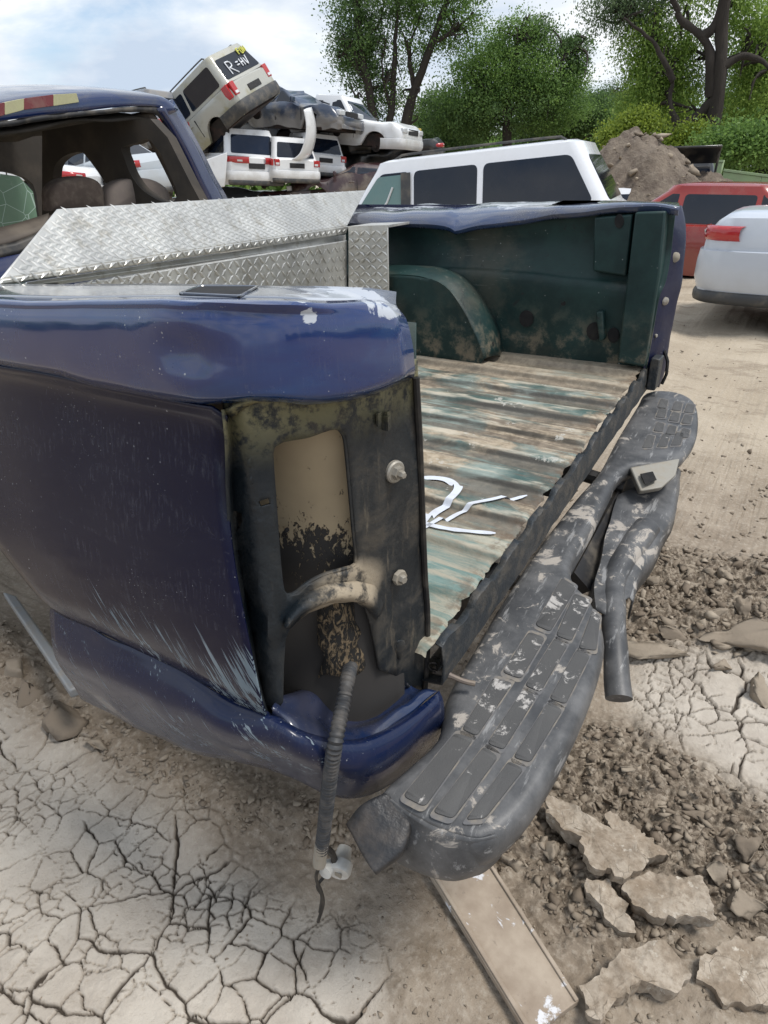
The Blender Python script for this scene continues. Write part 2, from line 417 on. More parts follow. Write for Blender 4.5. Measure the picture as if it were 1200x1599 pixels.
mesh('lower_skirt', warp(V, .006, 9, 2), F, m_skirt, truck, 70, solid=.004)
# flat shelf under the lamp, hollowed, with crumpled rim
def RP(u, v, o=0.0): return UPATH(u, v, RPATH, o)
m_shelf = paint('navy paint shelf', base=(.002, .014, .060), mud=.2, dust=.25)
rows = [[SP(u, v, o) for u, v, o in ((425, 1120, .0), (480, 1150, .02), (560, 1160, .03), (625, 1128, .03), (683, 1080, .03))],
        [RP(u, v, o) for u, v, o in ((428, 1110, .004), (490, 1135, .015), (548, 1146, .015), (590, 1128, .02), (668, 1076, .02))],
        [RP(u, v, o) for u, v, o in ((430, 1100, -.01), (490, 1118, -.02), (545, 1128, -.03), (585, 1118, -.02), (655, 1078, .0))],
        [RP(u, v, o) for u, v, o in ((436, 1092, -.03), (490, 1082, -.07), (545, 1070, -.09), (600, 1058, -.07), (640, 1070, -.02))],
        [RP(u, v, o) for u, v, o in ((440, 1085, -.05), (490, 1072, -.10), (545, 1058, -.13), (600, 1040, -.10), (640, 1050, -.03))]]
G = loft(rows, 40, 5); V, F = grid(G)
mesh('lamp_shelf', warp(V, .004, 22, 5), F, m_shelf, truck, 70, solid=.003)

# --- tail lamp recess: a pressed plate with two openings
m_plate = MT('dusty black lamp plate')
n = m_plate.noise(11, 8, .7, dist=.6); n2 = m_plate.noise(1.0, 6, .7, v=m_plate.map((60, 60, 9)))
c = m_plate.mix(m_plate.rng(n, .42, .72), (.010, .014, .018), (.070, .060, .047))
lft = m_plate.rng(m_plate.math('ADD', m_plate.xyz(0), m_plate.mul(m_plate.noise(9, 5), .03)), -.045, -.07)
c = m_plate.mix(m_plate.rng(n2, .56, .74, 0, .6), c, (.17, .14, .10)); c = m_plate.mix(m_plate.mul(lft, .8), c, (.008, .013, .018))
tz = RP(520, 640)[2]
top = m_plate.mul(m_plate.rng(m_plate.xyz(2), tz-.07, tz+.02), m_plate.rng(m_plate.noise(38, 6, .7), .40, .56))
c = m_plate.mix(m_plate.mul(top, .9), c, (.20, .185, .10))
arch_c = tuple(RP(545, 925, -.01))
am = m_plate.mul(m_plate.blob(arch_c, .085, .5, (1, 1, 1.6)), m_plate.rng(m_plate.noise(30, 6, .65), .38, .52))
c = m_plate.mix(m_plate.mul(am, .9), c, (.36, .30, .22))
m_plate.set(col=c, rough=m_plate.fmix(m_plate.rng(n, .4, .6), .32, .9), spec=.45)
m_plate.bump(m_plate.math('ADD', m_plate.noise(130, 5, .7), m_plate.mul(n2, .6)), .35, .004)
m_plate = m_plate.m
OFF = -.020
outer = [RP(u, v, OFF) for u, v in ((352, 620), (420, 600), (500, 600), (580, 590), (648, 570), (652, 640), (657, 760), (664, 900), (668, 1020), (660, 1085), (600, 1120), (520, 1150), (432, 1118), (400, 1000), (372, 860), (358, 740))]
h1 = [RP(u, v, OFF) for u, v in ((424, 712), (427, 697), (441, 688), (480, 681), (512, 670), (527, 669), (537, 680), (541, 705), (546, 760), (552, 830), (556, 872), (552, 884), (535, 889), (505, 898), (480, 911), (462, 926), (448, 930), (441, 920), (436, 880), (430, 800))]
h2 = [RP(u, v, OFF) for u, v in ((444, 995), (452, 976), (480, 955), (520, 940), (552, 938), (570, 948), (577, 985), (584, 1050), (592, 1085), (545, 1108), (485, 1106), (447, 1092), (442, 1040))]
nrm = np.array([.42, -.9, 0])
def sub_outline(P, k=4):
    return P
# the plate follows the corner in three facets: unroll it as a bulged sheet instead of a plane
def plate(outer2, holes2, off, name, mat):
    """px outlines -> gridded plate clipped by point-in-polygon, following RPATH"""
    def inside(poly, X, Y):
        r = np.zeros(X.shape, bool); j = len(poly)-1
        for i in range(len(poly)):
            xi, yi = poly[i]; xj, yj = poly[j]
            r ^= ((yi > Y) != (yj > Y)) & (X < (xj-xi)*(Y-yi)/(yj-yi+1e-9)+xi); j = i
        return r
    loops = [[Vector((u, v, 0)) for u, v in outer2]]+[[Vector((u, v, 0)) for u, v in h] for h in holes2]
    import bmesh
    bm = bmesh.new()
    allv = [bm.verts.new(p) for l in loops for p in l]
    for t in tessellate_polygon(loops):
        try: bm.faces.new([allv[i] for i in t])
        except ValueError: pass
    for xx in range(360, 670, 12):
        bmesh.ops.bisect_plane(bm, geom=bm.verts[:]+bm.edges[:]+bm.faces[:], plane_co=(xx, 0, 0), plane_no=(1, 0, 0))
    for yy in range(590, 1150, 14):
        bmesh.ops.bisect_plane(bm, geom=bm.verts[:]+bm.edges[:]+bm.faces[:], plane_co=(0, yy, 0), plane_no=(0, 1, 0))
    bmesh.ops.remove_doubles(bm, verts=bm.verts[:], dist=.01)
    bm.verts.index_update(); P = []
    for v in bm.verts:
        u, w = v.co.x, v.co.y
        # pressed relief: raised border round the openings, recessed lamp seat on the left
        o = off+.006*math.exp(-((u-590)/14.0)**2)
        o -= .014/(1+math.exp((u-405)/6.0))
        o += .004*math.sin(w/37.0)*math.exp(-((u-630)/22.0)**2)
        P.append(RP(u, w, o))
    F = [tuple(v.index for v in f.verts) for f in bm.faces]; bm.free()
    return mesh(name, P, F, mat, truck, 70, solid=.005)
o2 = ((352, 612), (420, 596), (500, 600), (580, 588), (648, 560), (652, 640), (657, 760), (664, 900), (668, 1020), (664, 1080), (640, 1078), (612, 1052), (590, 1046), (584, 1010), (577, 975), (568, 948), (552, 938), (520, 940), (480, 955), (452, 976), (444, 995), (441, 1040), (440, 1096), (430, 1116), (418, 1100), (398, 1000), (372, 860), (357, 740))
hp1 = ((424, 712), (427, 697), (441, 688), (480, 681), (512, 670), (527, 669), (537, 680), (541, 705), (546, 760), (552, 830), (556, 872), (552, 884), (535, 889), (505, 898), (480, 911), (462, 926), (448, 930), (441, 920), (436, 880), (430, 800))
hp2 = ((444, 995), (452, 976), (480, 955), (520, 940), (552, 938), (570, 948), (577, 985), (584, 1050), (610, 1075), (560, 1120), (485, 1122), (447, 1096), (442, 1040))
hp3 = ((362, 800), (370, 796), (382, 800), (383, 812), (374, 828), (365, 826), (361, 812))
hp4 = ((405, 782), (418, 776), (421, 786), (408, 790))
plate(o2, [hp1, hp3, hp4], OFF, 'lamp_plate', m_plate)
# side wall of the recess from skin edge back to the plate
rows = [[SP(u, v, -.004) for u, v in ((350, 640), (355, 690), (357, 772), (365, 868), (385, 985), (408, 1085), (420, 1117))],
        [RP(u, v, OFF-.018) for u, v in ((362, 640), (366, 690), (368, 772), (377, 868), (398, 985), (418, 1085), (430, 1117))]]
V, F = grid(loft(rows, 30, 3)); mesh('recess_wall', V, F, m_plate, truck, 60, solid=.003)
rows = [[SP(u, v, -.010) for u, v in ((352, 640), (380, 627), (420, 622), (490, 626), (570, 616), (645, 586))],
        [RP(u, v, OFF-.004) for u, v in ((362, 652), (385, 632), (420, 624), (490, 627), (570, 617), (645, 587))]]
V, F = grid(loft(rows, 30, 2)); mesh('recess_wall', V, F, m_plate, truck, 60, solid=.003)
# lips of the openings
for hh in (hp1,):
    P = cr([RP(u, v, OFF+.001) for u, v in hh], 70, True); mesh('opening_lip', *tube(P+[P[0]], .0028, 6), m_plate, truck)
# the dusty arch between the openings
A = cr([RP(u, v, OFF+o) for u, v, o in ((446, 965, .0), (470, 935, .004), (505, 917, .008), (545, 910, .010), (585, 916, .006), (600, 935, .0))], 24)
B = cr([RP(u, v, OFF+o) for u, v, o in ((452, 978, .002), (478, 954, .006), (515, 940, .010), (550, 937, .010), (572, 946, .008), (584, 970, .002))], 24)
Cc = [(a+b)/2+np.array([.010, -.016, .004]) for a, b in zip(A, B)]
V, F = grid(loft([A, Cc, B], 24, 4)); mesh('arch_flange', warp(V, .002, 40), F, m_plate, truck, 80, solid=.003)
# cavity behind the plate: dusty inner skin
m_cav = MT('dusty inner skin')
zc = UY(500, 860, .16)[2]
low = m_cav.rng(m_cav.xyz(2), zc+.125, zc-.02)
vn = m_cav.noise(1.0, 5, .7, v=m_cav.map((85, 85, 26)))
fn = m_cav.math('ADD', m_cav.mul(m_cav.noise(1.0, 5, .7, v=m_cav.map((150, 150, 75)), dist=.8), .6), m_cav.mul(m_cav.noise(22, 4, .6), .4))
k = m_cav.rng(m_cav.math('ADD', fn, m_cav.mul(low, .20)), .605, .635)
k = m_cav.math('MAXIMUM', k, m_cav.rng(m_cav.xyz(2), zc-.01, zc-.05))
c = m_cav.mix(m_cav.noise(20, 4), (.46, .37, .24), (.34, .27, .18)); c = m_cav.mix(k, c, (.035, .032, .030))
m_cav.set(col=c, rough=.95); m_cav.bump(k, .8, .006); m_cav = m_cav.m
back = [(-.42, .20), (-.30, .13), (-.20, .10), (-.12, .115), (-.06, .16), (-.03, .22), (-.02, .27)]
rows = [[np.array([x, y+.02*math.sin(z*9), z]) for x, y in back] for z in np.linspace(.42, -.24, 14)]
V, F = grid(loft(rows, 30, 2)); mesh('inner_skin', warp(V, .005, 14), F, m_cav, truck, 80, solid=.003)
m_mb = MT('mud splattered bracket'); k_ = m_mb.rng(m_mb.noise(1.0, 6, .7, v=m_mb.map((110, 110, 50)), dist=1.2), .47, .54)
m_mb.set(col=m_mb.mix(k_, (.012, .011, .010), (.17, .125, .075)), rough=.9); m_mb.bump(k_, .8, .006); m_mb = m_mb.m
rows = [[RP(u, v, o) for u, v, o in ((492, 938, -.050), (515, 934, -.04), (548, 934, -.035), (582, 940, -.050))], [RP(u, v, o) for u, v, o in ((500, 985, -.05), (520, 985, -.035), (552, 985, -.03), (584, 985, -.05))],
        [RP(u, v, o) for u, v, o in ((508, 1030, -.045), (525, 1035, -.03), (556, 1035, -.025), (590, 1030, -.045))], [RP(u, v, o) for u, v, o in ((500, 1062, -.05), (525, 1055, -.03), (560, 1052, -.03), (598, 1056, -.05))]]
V, F = grid(loft(rows, 20, 5)); mesh('inner_bracket', warp(V, .007, 30), F, m_mb, truck, 60, solid=.003)
# bolts, nuts, clips on the plate
def facing(u, v, o=OFF): return RP(u, v, o)
NB = np.array([.955, -.29, 0.0])
m_zinc = simple('dusty zinc', (.36, .34, .30), .5, .5, .5, 60)
m_tanp = simple('dusty plastic nut', (.30, .27, .22), .7, 0, .4, 60)
c = facing(617, 737, OFF+.012)
b = mesh('washer_bolt', *lathe(c, NB, [(.0, .004), (.0145, .004), (.0165, .002), (.0165, -.003)], 24), m_zinc, truck, 40)
mesh('bolt_head', *lathe(c+NB*.003, NB, [(0, .017), (.0045, .0165), (.006, .014), (.006, .008), (.0095, .008), (.0105, .002), (.0105, 0)], 6), m_zinc, b, 30)
c = facing(624, 902, OFF+.011)
b = mesh('clip_nut', *lathe(c, NB, [(0, .005), (.012, .005), (.013, .002), (.013, -.002)], 8), m_tanp, truck, 30)
mesh('nut_core', *lathe(c+NB*.004, NB, [(0, .008), (.006, .008), (.0075, .004), (.0075, 0)], 6), m_zinc, b, 30)
c = facing(623, 1012, OFF+.006)
V, F = sphere(c, .014, 10, 7, (.9, .5, 1.5)); mesh('rubber_clip', warp(V, .007, 70), F, m_plate, truck, 40)
V, F = join(box(facing(599, 660, OFF+.010), (.018, .006, .020)), box(facing(606, 656, OFF+.014), (.004, .008, .024)), box(facing(592, 655, OFF+.014), (.003, .008, .018)))
mesh('retaining_clip', V, F, m_plate, truck, 30)
for (u, v, r) in ((592, 618, .0055), (395, 722, .007), (399, 748, .0075), (600, 822, .003), (448, 828, .004)):
    c = facing(u, v, OFF+.0035 if u > 500 else OFF-.008)
    if u == 448: c = UY(u, v, .115)
    mesh('screw_hole' if u in (592, 448) else 'pressed_boss', *lathe(c, NB, [(0, .0015), (r*.8, .0015), (r, 0)], 16), m_tanp if u == 592 else (m_dark if u == 448 else m_plate), truck, 40)
# weather strip down the tailgate side of the post
P = cr([RP(u, v, OFF+.008) for u, v in ((650, 590), (655, 680), (659, 780), (664, 900), (668, 960), (667, 1040), (664, 1078))], 40)
mesh('weather_strip', *tube(P, .005, 8), m_black, truck)
# inner face of the near bedside (seen from further round)
m_bed = MT('dark teal bed paint')
n = m_bed.noise(7, 7, .65); c = m_bed.mix(m_bed.rng(n, .35, .65), (.004, .020, .020), (.010, .036, .034))
c = m_bed.mix(m_bed.mul(m_bed.rng(m_bed.noise(3, 6, .7), .48, .66), .55), c, (.075, .072, .055))
low = m_bed.mul(m_bed.rng(m_bed.xyz(2), .22, -.02), m_bed.rng(m_bed.noise(14, 7, .7), .46, .64))
c = m_bed.mix(m_bed.mul(low, .75), c, (.23, .185, .13))
spk = m_bed.mul(m_bed.rng(m_bed.voro(38), .10, .06), m_bed.rng(m_bed.noise(5, 2), .50, .60)); c = m_bed.mix(m_bed.mul(spk, .8), c, (.26, .28, .27)); st_ = m_bed.mul(m_bed.rng(m_bed.noise(1.0, 5, .7, v=m_bed.map((14, 60, 160), (0, .5, 0))), .60, .66), m_bed.rng(m_bed.noise(3, 3), .48, .6)); c = m_bed.mix(m_bed.mul(st_, .6), c, (.12, .13, .115))
c = m_bed.mix(m_bed.rng(m_bed.noise(9, 9, .75, dist=1), .62, .68), c, (.012, .012, .014))
m_bed.set(col=c, rough=m_bed.fmix(n, .35, .7), spec=.4); m_bed.bump(m_bed.noise(45, 5, .6), .15, .004); m_bed = m_bed.m
rows = [[(x, .34, z) for x in (-.045, -.5, -1.0, -1.9)] for z in (-.01, .2, .42)]
V, F = grid([[np.array(p) for p in r] for r in rows]); mesh('bed_side_inner', V, F, m_bed, truck, 40, solid=.003)

# --- bed floor: corrugated sheet
FA = SP(669, 1020, .012); FB = UZ(1004, 577, 0)
FN = np.cross(np.array([1.0, 0, 0]), FB-FA); FN /= FN[2]
def fz(y): return FA[2]+(FB[2]-FA[2])*(y-FA[1])/(FB[1]-FA[1])
def ZP(u, v, dz=0.0): return UN(u, v, FA+np.array([0, 0, dz]), FN)       # on the floor plane of the leaning bed, dz above it
lipA = FA; lipB = FB
YF0, YF1 = lipA[1]+.004, lipB[1]+.10
def lipx(y): return lipA[0]+(lipB[0]-lipA[0])*(y-lipA[1])/(lipB[1]-lipA[1])
NR = 11; PER = (YF1-YF0)/NR
def corr(y):
    t = ((y-YF0)/PER) % 1.0
    if t < .10: h = t/.10
    elif t < .52: h = 1
    elif t < .62: h = (.62-t)/.10
    else: h = 0
    h = h*h*(3-2*h)
    return .016*(h-1)+.0015
nr = np.random.default_rng(5)
ys = np.linspace(YF0, YF1, NR*22+1); V = []; RB = []; xs_t = np.linspace(0, 1, 70)**1.6
jag = np.convolve(nr.normal(0, 1, len(ys)+8), np.ones(3)/3, 'same')[4:-4]*.006
for i, y in enumerate(ys):
    x0 = lipx(y)+jag[i]-(.010 if corr(y) < -.006 else 0)
    for t in xs_t:
        x = x0+(-2.25-x0)*t; z = corr(y) if x < x0-.004 else corr(y)-.003
        z += .0035*mnoise.noise(Vector((x*4, y*4, 0)))+fz(y); V.append((x, y, z)); RB.append(1+(corr(y)-.0015)/.016)
n = len(xs_t); F = [(i*n+j, (i+1)*n+j, (i+1)*n+j+1, i*n+j+1) for i in range(len(ys)-1) for j in range(n-1)]
m = MT('worn teal bed floor')
lx = m.map((1.2, 9, 1)); n1_ = m.noise(2.4, 8, .68, v=m.map((1.0, 2.4, 1)), dist=.5); n2_ = m.noise(1.0, 8, .7, v=m.map((3, 26, 3)), dist=.6); n3_ = m.noise(34, 6, .7)
teal = m.mix(m.rng(m.noise(6, 4), .35, .65), (.050, .095, .088), (.27, .32, .29))
tan = m.mix(m.rng(n3_, .3, .7), (.24, .19, .13), (.44, .37, .28))
brown = m.mix(m.rng(n3_, .3, .7), (.075, .060, .048), (.16, .13, .10))
zc_ = m.attr('rib'); edg = m.mul(m.rng(zc_, .02, .25), m.rng(zc_, .98, .7))
c = m.mix(m.rng(n1_, .46, .56), teal, tan)
c = m.mix(m.mul(m.rng(m.math('SUBTRACT', n2_, m.mul(zc_, .10)), .36, .50), .8), c, brown)
c = m.mix(m.mul(edg, m.rng(n2_, .35, .6, .35, .85)), c, (.045, .042, .036))  # shading of the rib sides painted in as dark lines
c = m.mix(m.mul(m.mul(m.rng(zc_, .7, 1), m.rng(m.noise(5, 6, .6, v=m.map((1, 6, 1))), .50, .62)), .7), c, (.52, .47, .38))
c = m.mix(m.mul(m.rng(m.math('ADD', m.noise(13, 8, .72), m.mul(zc_, .05)), .655, .68), .8), c, (.46, .45, .41))
far = m.rng(m.math('ADD', m.xyz(1), m.mul(n1_, .5)), lipB[1]-.10, lipB[1]+.25)
c = m.mix(m.mul(far, .9), c, m.mix(m.rng(n3_, .3, .7), (.19, .155, .115), (.33, .28, .21)))
near = m.mul(m.rng(m.math('ADD', m.xyz(1), m.mul(n1_, .4)), .98, .66), .8)
c = m.mix(near, c, m.mix(m.rng(n2_, .4, .6), (.10, .20, .19), (.40, .37, .29)))
edge_ = m.mul(m.rng(m.xyz(0), -.06, .02), m.rng(m.noise(25, 5, .7), .45, .6)); c = m.mix(m.mul(edge_, .7), c, (.10, .06, .035))
m.set(col=c, rough=m.fmix(m.rng(n1_, .4, .6), .42, .88), spec=.45); m.bump(m.math('ADD', m.noise(60, 7, .7), m.mul(n3_, .8)), .35, .006)
floor = bigmesh('bed_floor', V, F, m.m, True, {'rib': RB}); floor.parent = truck; floor.location = -wloc(truck)
# rear sill below the lip, with torn edge
m_sill = simple('grimy sill steel', (.022, .027, .032), .45, 0, .5, 25, bump=.3, dcol=(.13, .11, .085))
rows = [[], [], [], [], []]
for i, y in enumerate(np.linspace(YF0+.02, YF1-.02, 150)):
    x = lipx(y)+.012+.003*mnoise.noise(Vector((y*14, 0, 0)))
    e = .007*mnoise.noise(Vector((y*30, 3, 0)))+.004*mnoise.noise(Vector((y*90, 3, 0)))
    cz = corr(y); f0_ = fz(y)
    rows[0].append(np.array([x-.012, y, f0_+cz-.001])); rows[1].append(np.array([x, y, f0_+cz*.6-.004+e])); rows[2].append(np.array([x+.004, y, f0_-.04]))
    rows[3].append(np.array([x+.002, y, f0_-.085+.006*mnoise.noise(Vector((y*20, 9, 0)))])); rows[4].append(np.array([x-.05, y, f0_-.095]))
V, F = grid(rows); mesh('rear_sill', V, F, m_sill, truck, 50, solid=.003)
# frame rails and cross member under the bed
V, F = join(box((-1.2, .72, -.29), (2.3, .09, .14)), box((-1.2, 1.38, -.24), (2.3, .09, .14)), box((-.20, 1.05, -.27), (.10, .60, .10)), box((-.75, 1.05, -.27), (.10, .60, .12)))
fr = mesh('chassis_frame', V, F, m_dark, truck, 30, bevel=.006)
for yy in (.76, 1.36): mesh('bumper_bracket', *tube([(-.08, yy, fz(yy)-.18), (.10, yy, fz(yy)-.20)], .022, 10), m_dark, truck)
# painted mark on the floor (white strokes following the corrugation)
m_mark = simple('white marker paint', (.62, .66, .74), .6, 0, .25, 30)
def stroke(pts, w):
    P = cr([ZP(u, v) for u, v in pts], 200); L, R = [], []
    ww = w*(.8+.25*math.sin(len(pts)))
    rows = [[] for _ in range(11)]
    for i, p in enumerate(P):
        t = P[min(i+1, 199)]-P[max(i-1, 0)]; t /= np.linalg.norm(t); q_ = np.array([-t[1], t[0], 0])
        k = ww*(.85+.25*mnoise.noise(Vector((i*.04, w*50, len(pts)))))*min(1, .35+min(i, 199-i)*.06)
        for a in range(11):
            q = p+q_*k*(a-5)/5; rows[a].append(np.array([q[0], q[1], corr(q[1])+fz(q[1])+.0050]))
    return grid(rows)
V, F = join(stroke(((640, 746), (668, 741), (700, 745), (716, 762), (705, 780), (680, 795), (664, 812), (655, 825)), .0118),
            stroke(((650, 836), (690, 812), (725, 793), (775, 782), (824, 768)), .0115), stroke(((640, 815), (690, 828), (735, 834), (774, 837)), .0125))
mesh('paint_mark', V, F, m_mark, truck, 60)

# --- far bedside
YI = lipB[1]+.02
def FI(u, v, y=None): return UY(u, v, YI if y is None else y)
yo = YI+.22
inner_top = [FI(u, v) for u, v in ((440, 342), (560, 346), (640, 346), (700, 347), (714, 353), (760, 349), (820, 344), (880, 334), (935, 326), (1010, 322), (1056, 330))]
ledge = [FI(u, v) for u, v in ((440, 412), (560, 414), (640, 414), (700, 416), (714, 417), (760, 417), (820, 420), (880, 426), (935, 430), (1005, 436), (1040, 440))]
l2 = [FI(u, v, YI-.022) for u, v in ((440, 424), (560, 428), (640, 430), (700, 432), (714, 432), (760, 434), (820, 438), (880, 446), (935, 452), (1003, 460), (1030, 466))]
base = [FI(u, v) for u, v in ((440, 520), (560, 536), (640, 545), (700, 553), (714, 555), (760, 562), (820, 570), (880, 580), (935, 588), (985, 598), (1006, 602))]
V, F = grid(loft([inner_top, [(a*.5+b*.5)+np.array([0, .02, 0]) for a, b in zip(inner_top, ledge)], ledge, l2, [(a*.5+b*.5) for a, b in zip(l2, base)], base], 60, 5))
inn = mesh('bed_side_inner', warp(V, .006, 6), F, m_bed, truck, 60, solid=.004)
# pressed panels and pillar of the far bedside
def slab(q, depth, name, parent=truck, mat=m_bed, bev=.006):
    V, F = prism(q, (0, depth, 0)); return mesh(name, V, F, mat, parent, 30, bevel=bev)
slab([FI(*p, YI-.035) for p in ((928, 340), (988, 335), (978, 432), (926, 424))], .04, 'raised_panel')
slab([FI(*p, YI-.055) for p in ((992, 332), (1040, 330), (1030, 430), (1006, 574), (964, 566))], .07, 'corner_pillar')
for (u, v, ru, rv) in ((822, 498, 11, 13), (967, 346, 7, 11), (928, 518, 12, 14), (958, 524, 9, 12), (870, 452, 15, 3), (880, 474, 4, 4)):
    P = [FI(u+ru*math.cos(a), v+rv*math.sin(a), YI-.040 if u > 940 and v < 400 else (YI-.024 if v > 470 else YI-.012)) for a in np.linspace(0, 2*math.pi, 14, endpoint=False)]
    V, F = prism(P, (0, .02, 0)); mesh('drain_hole', V, F, m_hole_shade, truck, 40)  # dark discs on the wall stand for shaded holes
slab([FI(*p, YI-.05) for p in ((930, 488), (942, 486), (944, 530), (936, 536))], .05, 'hinge_post')
# wheel housing: arched box standing out from the far side
YH = YI-.17
P0 = cr([FI(u, v, YI-.004) for u, v in ((440, 414), (640, 416), (700, 423), (737, 444), (763, 480), (780, 520), (786, 562))], 40)
P1 = cr([FI(u, v, YH) for u, v in ((440, 430), (600, 430), (664, 434), (702, 452), (728, 486), (748, 525), (760, 560))], 40)
P1 = [np.array([p[0], p[1], max(p[2], fz(YH)-.005)]) for p in P1]
Pm = [a*.5+b*.5+np.array([.012, 0, .014]) for a, b in zip(P0, P1)]
P15 = [p+np.array([-.010, -.006, -.012]) for p in P1]
P2 = [np.array([p[0]-.02, YH-.006, fz(YH)-.01]) for p in P1]
V, F = grid(loft([P0, Pm, P1, P15, [a*.5+b*.5 for a, b in zip(P15, P2)], P2], 40, 4))
mesh('wheel_housing', warp(V, .004, 10), F, m_bed, truck, 50, solid=.003)
# rail cap with the folded dent
m_rail2 = paint('navy rail paint', base=(.020, .038, .10), mud=0, dust=.8, haze=.5, peel=[(tuple(UY(830, 330, yo)), .25, (.6, 1, 1.5)), (tuple(UY(650, 330, yo)), .2, (.7, 1, 1.5))])
top = [UY(u, v, yo-.02) for u, v in ((440, 330), (560, 325), (640, 322), (700, 320), (716, 321), (760, 319), (830, 317), (905, 316), (960, 316), (1020, 316), (1062, 319))]
mid = [UY(u, v, YI+.03) for u, v in ((440, 336), (560, 334), (640, 334), (700, 336), (714, 340), (755, 333), (822, 326), (880, 322), (940, 319), (1020, 318), (1060, 322))]
inn_e = [UY(u, v, YI-.03) for u, v in ((440, 345), (560, 347), (640, 348), (698, 352), (712, 358), (750, 349), (816, 342), (880, 332), (940, 325), (1012, 320), (1060, 326))]
inn_b = [p+np.array([0, .006, -.018]) for p in inn_e]
G = loft([top, mid, inn_e, inn_b], 70, 4); V, F = grid(G); mesh('bed_rail', warp(V, .006, 10, 1), F, m_rail2, truck, 28, solid=.003)
V, F = prism([UY(u, v, YI+.06)+np.array([0, 0, .003]) for u, v in ((862, 322), (880, 316), (938, 316), (925, 322))], (0, 0, .002)); mesh('stake_pocket', V, F, m_dark, truck, None)  # dark sheet laid on the rail for the shaded pocket
# rear end of the far bedside, curved outer skin
m_post = paint('navy post muddy', base=(.004, .007, .035), mud=.2, dust=.15, coatw=.1, r0=.45, sp=.25, haze=.3)
E1 = [UY(u, v, YI-.02) for u, v in ((1030, 330), (1038, 345), (1026, 400), (1018, 450), (1012, 510), (1006, 562), (1006, 600))]
E2 = [UY(u, v, YI+.06) for u, v in ((1046, 322), (1055, 350), (1050, 400), (1043, 450), (1035, 510), (1026, 562), (1020, 602))]
E3 = [UY(u, v, YI+.15) for u, v in ((1066, 322), (1071, 350), (1070, 400), (1062, 455), (1048, 520), (1040, 575), (1030, 606))]
E4 = [p+np.array([-.03, .02, 0]) for p in E3]; E5 = [p+np.array([-1.9, .02, 0]) for p in E3]
V, F = grid(loft([E1, E2, E3, E4], 30, 4)); mesh('rear_post', warp(V, .004, 14), F, m_post, truck, 50, solid=.003)
V, F = grid(loft([E4, E5], 30, 3)); mesh('side_panel', V, F, m_side, truck, 50, solid=.003)
for (u, v, r, mt_) in ((1039, 471, .013, m_zinc), (1049, 363, .009, m_tanp), (1050, 376, .010, m_zinc), (1025, 525, .006, m_zinc), (1055, 402, .016, m_tanp), (1025, 567, .010, m_tanp), (1024, 583, .012, m_zinc)):
    V, F = lathe(UY(u, v, YI+.03+.10*(u-1010)/60.0-.03), (.7, -.7, 0), [(0, .006), (r*.6, .006), (r, .002), (r, -.004)], 12); mesh('bolt', warp(V, .002, 60), F, mt_, truck, 40)
V, F = box(UY(1023, 582, YI+.02), (.03, .07, .11)); mesh('tailgate_hinge', V, F, m_sill, truck, 30, bevel=.004)
mesh('latch_strap', *tube([UY(1038, 548, YI+.1), UY(1043, 565, YI+.1), UY(1041, 585, YI+.1), UY(1034, 600, YI+.1)], .006, 6), m_black, truck)

# ------------------------------------------------------------------ cab
XC = -2.35
def CB(u, v, x=XC): return UX(u, v, x)
m_roof = paint('navy roof paint', base=(.006, .020, .085), mud=0, dust=.6)
m_pil = paint('navy pillar paint', base=(.006, .012, .06), mud=.4, dust=.2)
m_trim = simple('taupe cab trim', (.085, .070, .058), .75, 0, .25, 8)
m_head = simple('dark brown headliner', (.040, .034, .028), .9, 0, .5, 5, dcol=(.10, .08, .06))  # dark brown shared by the inner cab faces
ro = [CB(u, v) for u, v in ((-330, 250), (-200, 205), (-80, 172), (0, 158), (60, 150), (150, 145), (215, 147), (252, 153), (272, 170))]
ri = [CB(u, v, XC+.05) for u, v in ((-330, 275), (-200, 235), (-80, 204), (0, 190), (60, 182), (150, 172), (215, 166), (246, 168), (262, 180))]
ri2 = [CB(u, v, XC+.05) for u, v in ((-330, 290), (-200, 250), (-80, 216), (0, 200), (60, 191), (150, 180), (212, 175), (240, 178), (254, 190))]
fr1 = [p+np.array([-.45, 0, .055]) for p in ro]; fr2 = [p+np.array([-1.1, 0, .06]) for p in ro]; fr3 = [p+np.array([-1.5, -.0, .0]) for p in ro]
V, F = grid(loft([fr3, fr2, fr1, ro, ri], 50, 4)); mesh('cab_roof', warp(V, .004, 4), F, m_roof, truck, 60, solid=.006)
V, F = grid(loft([ri, ri2], 60, 1)); mesh('window_frame', warp(V, .004, 14), F, m_dark, truck, 60, solid=.006)
hl = [p+np.array([-.02, 0, -.012]) for p in ri2]; hl2 = [p+np.array([-.5, 0, .02]) for p in hl]; hl3 = [p+np.array([-1.35, 0, -.02]) for p in hl]
V, F = grid(loft([hl, hl2, hl3], 40, 5)); mesh('headliner', warp(V, .02, 5), F, m_head, truck, 80, solid=.01)
# right rear pillar: outer blue strip, inner taupe trim
def strip(A, B, name, mat, xa=XC, xb=XC, th=.02, n=24, sm=60, par=truck):
    a = [UX(u, v, xa) for u, v in A]; b = [UX(u, v, xb) for u, v in B]
    V, F = grid(loft([a, b], n, 3)); return mesh(name, V, F, mat, par, sm, solid=th)
strip(((262, 158), (285, 195), (310, 240), (330, 280), (345, 305), (360, 335)), ((240, 172), (262, 205), (284, 245), (302, 285), (312, 306), (322, 335)), 'rear_pillar', m_pil, XC, XC+.04, .03)
strip(((238, 172), (258, 205), (280, 245), (298, 285), (310, 310), (322, 340)), ((206, 178), (232, 215), (252, 252), (268, 285), (276, 308), (284, 340)), 'pillar_trim', m_trim, XC+.02, XC-.05, .03)
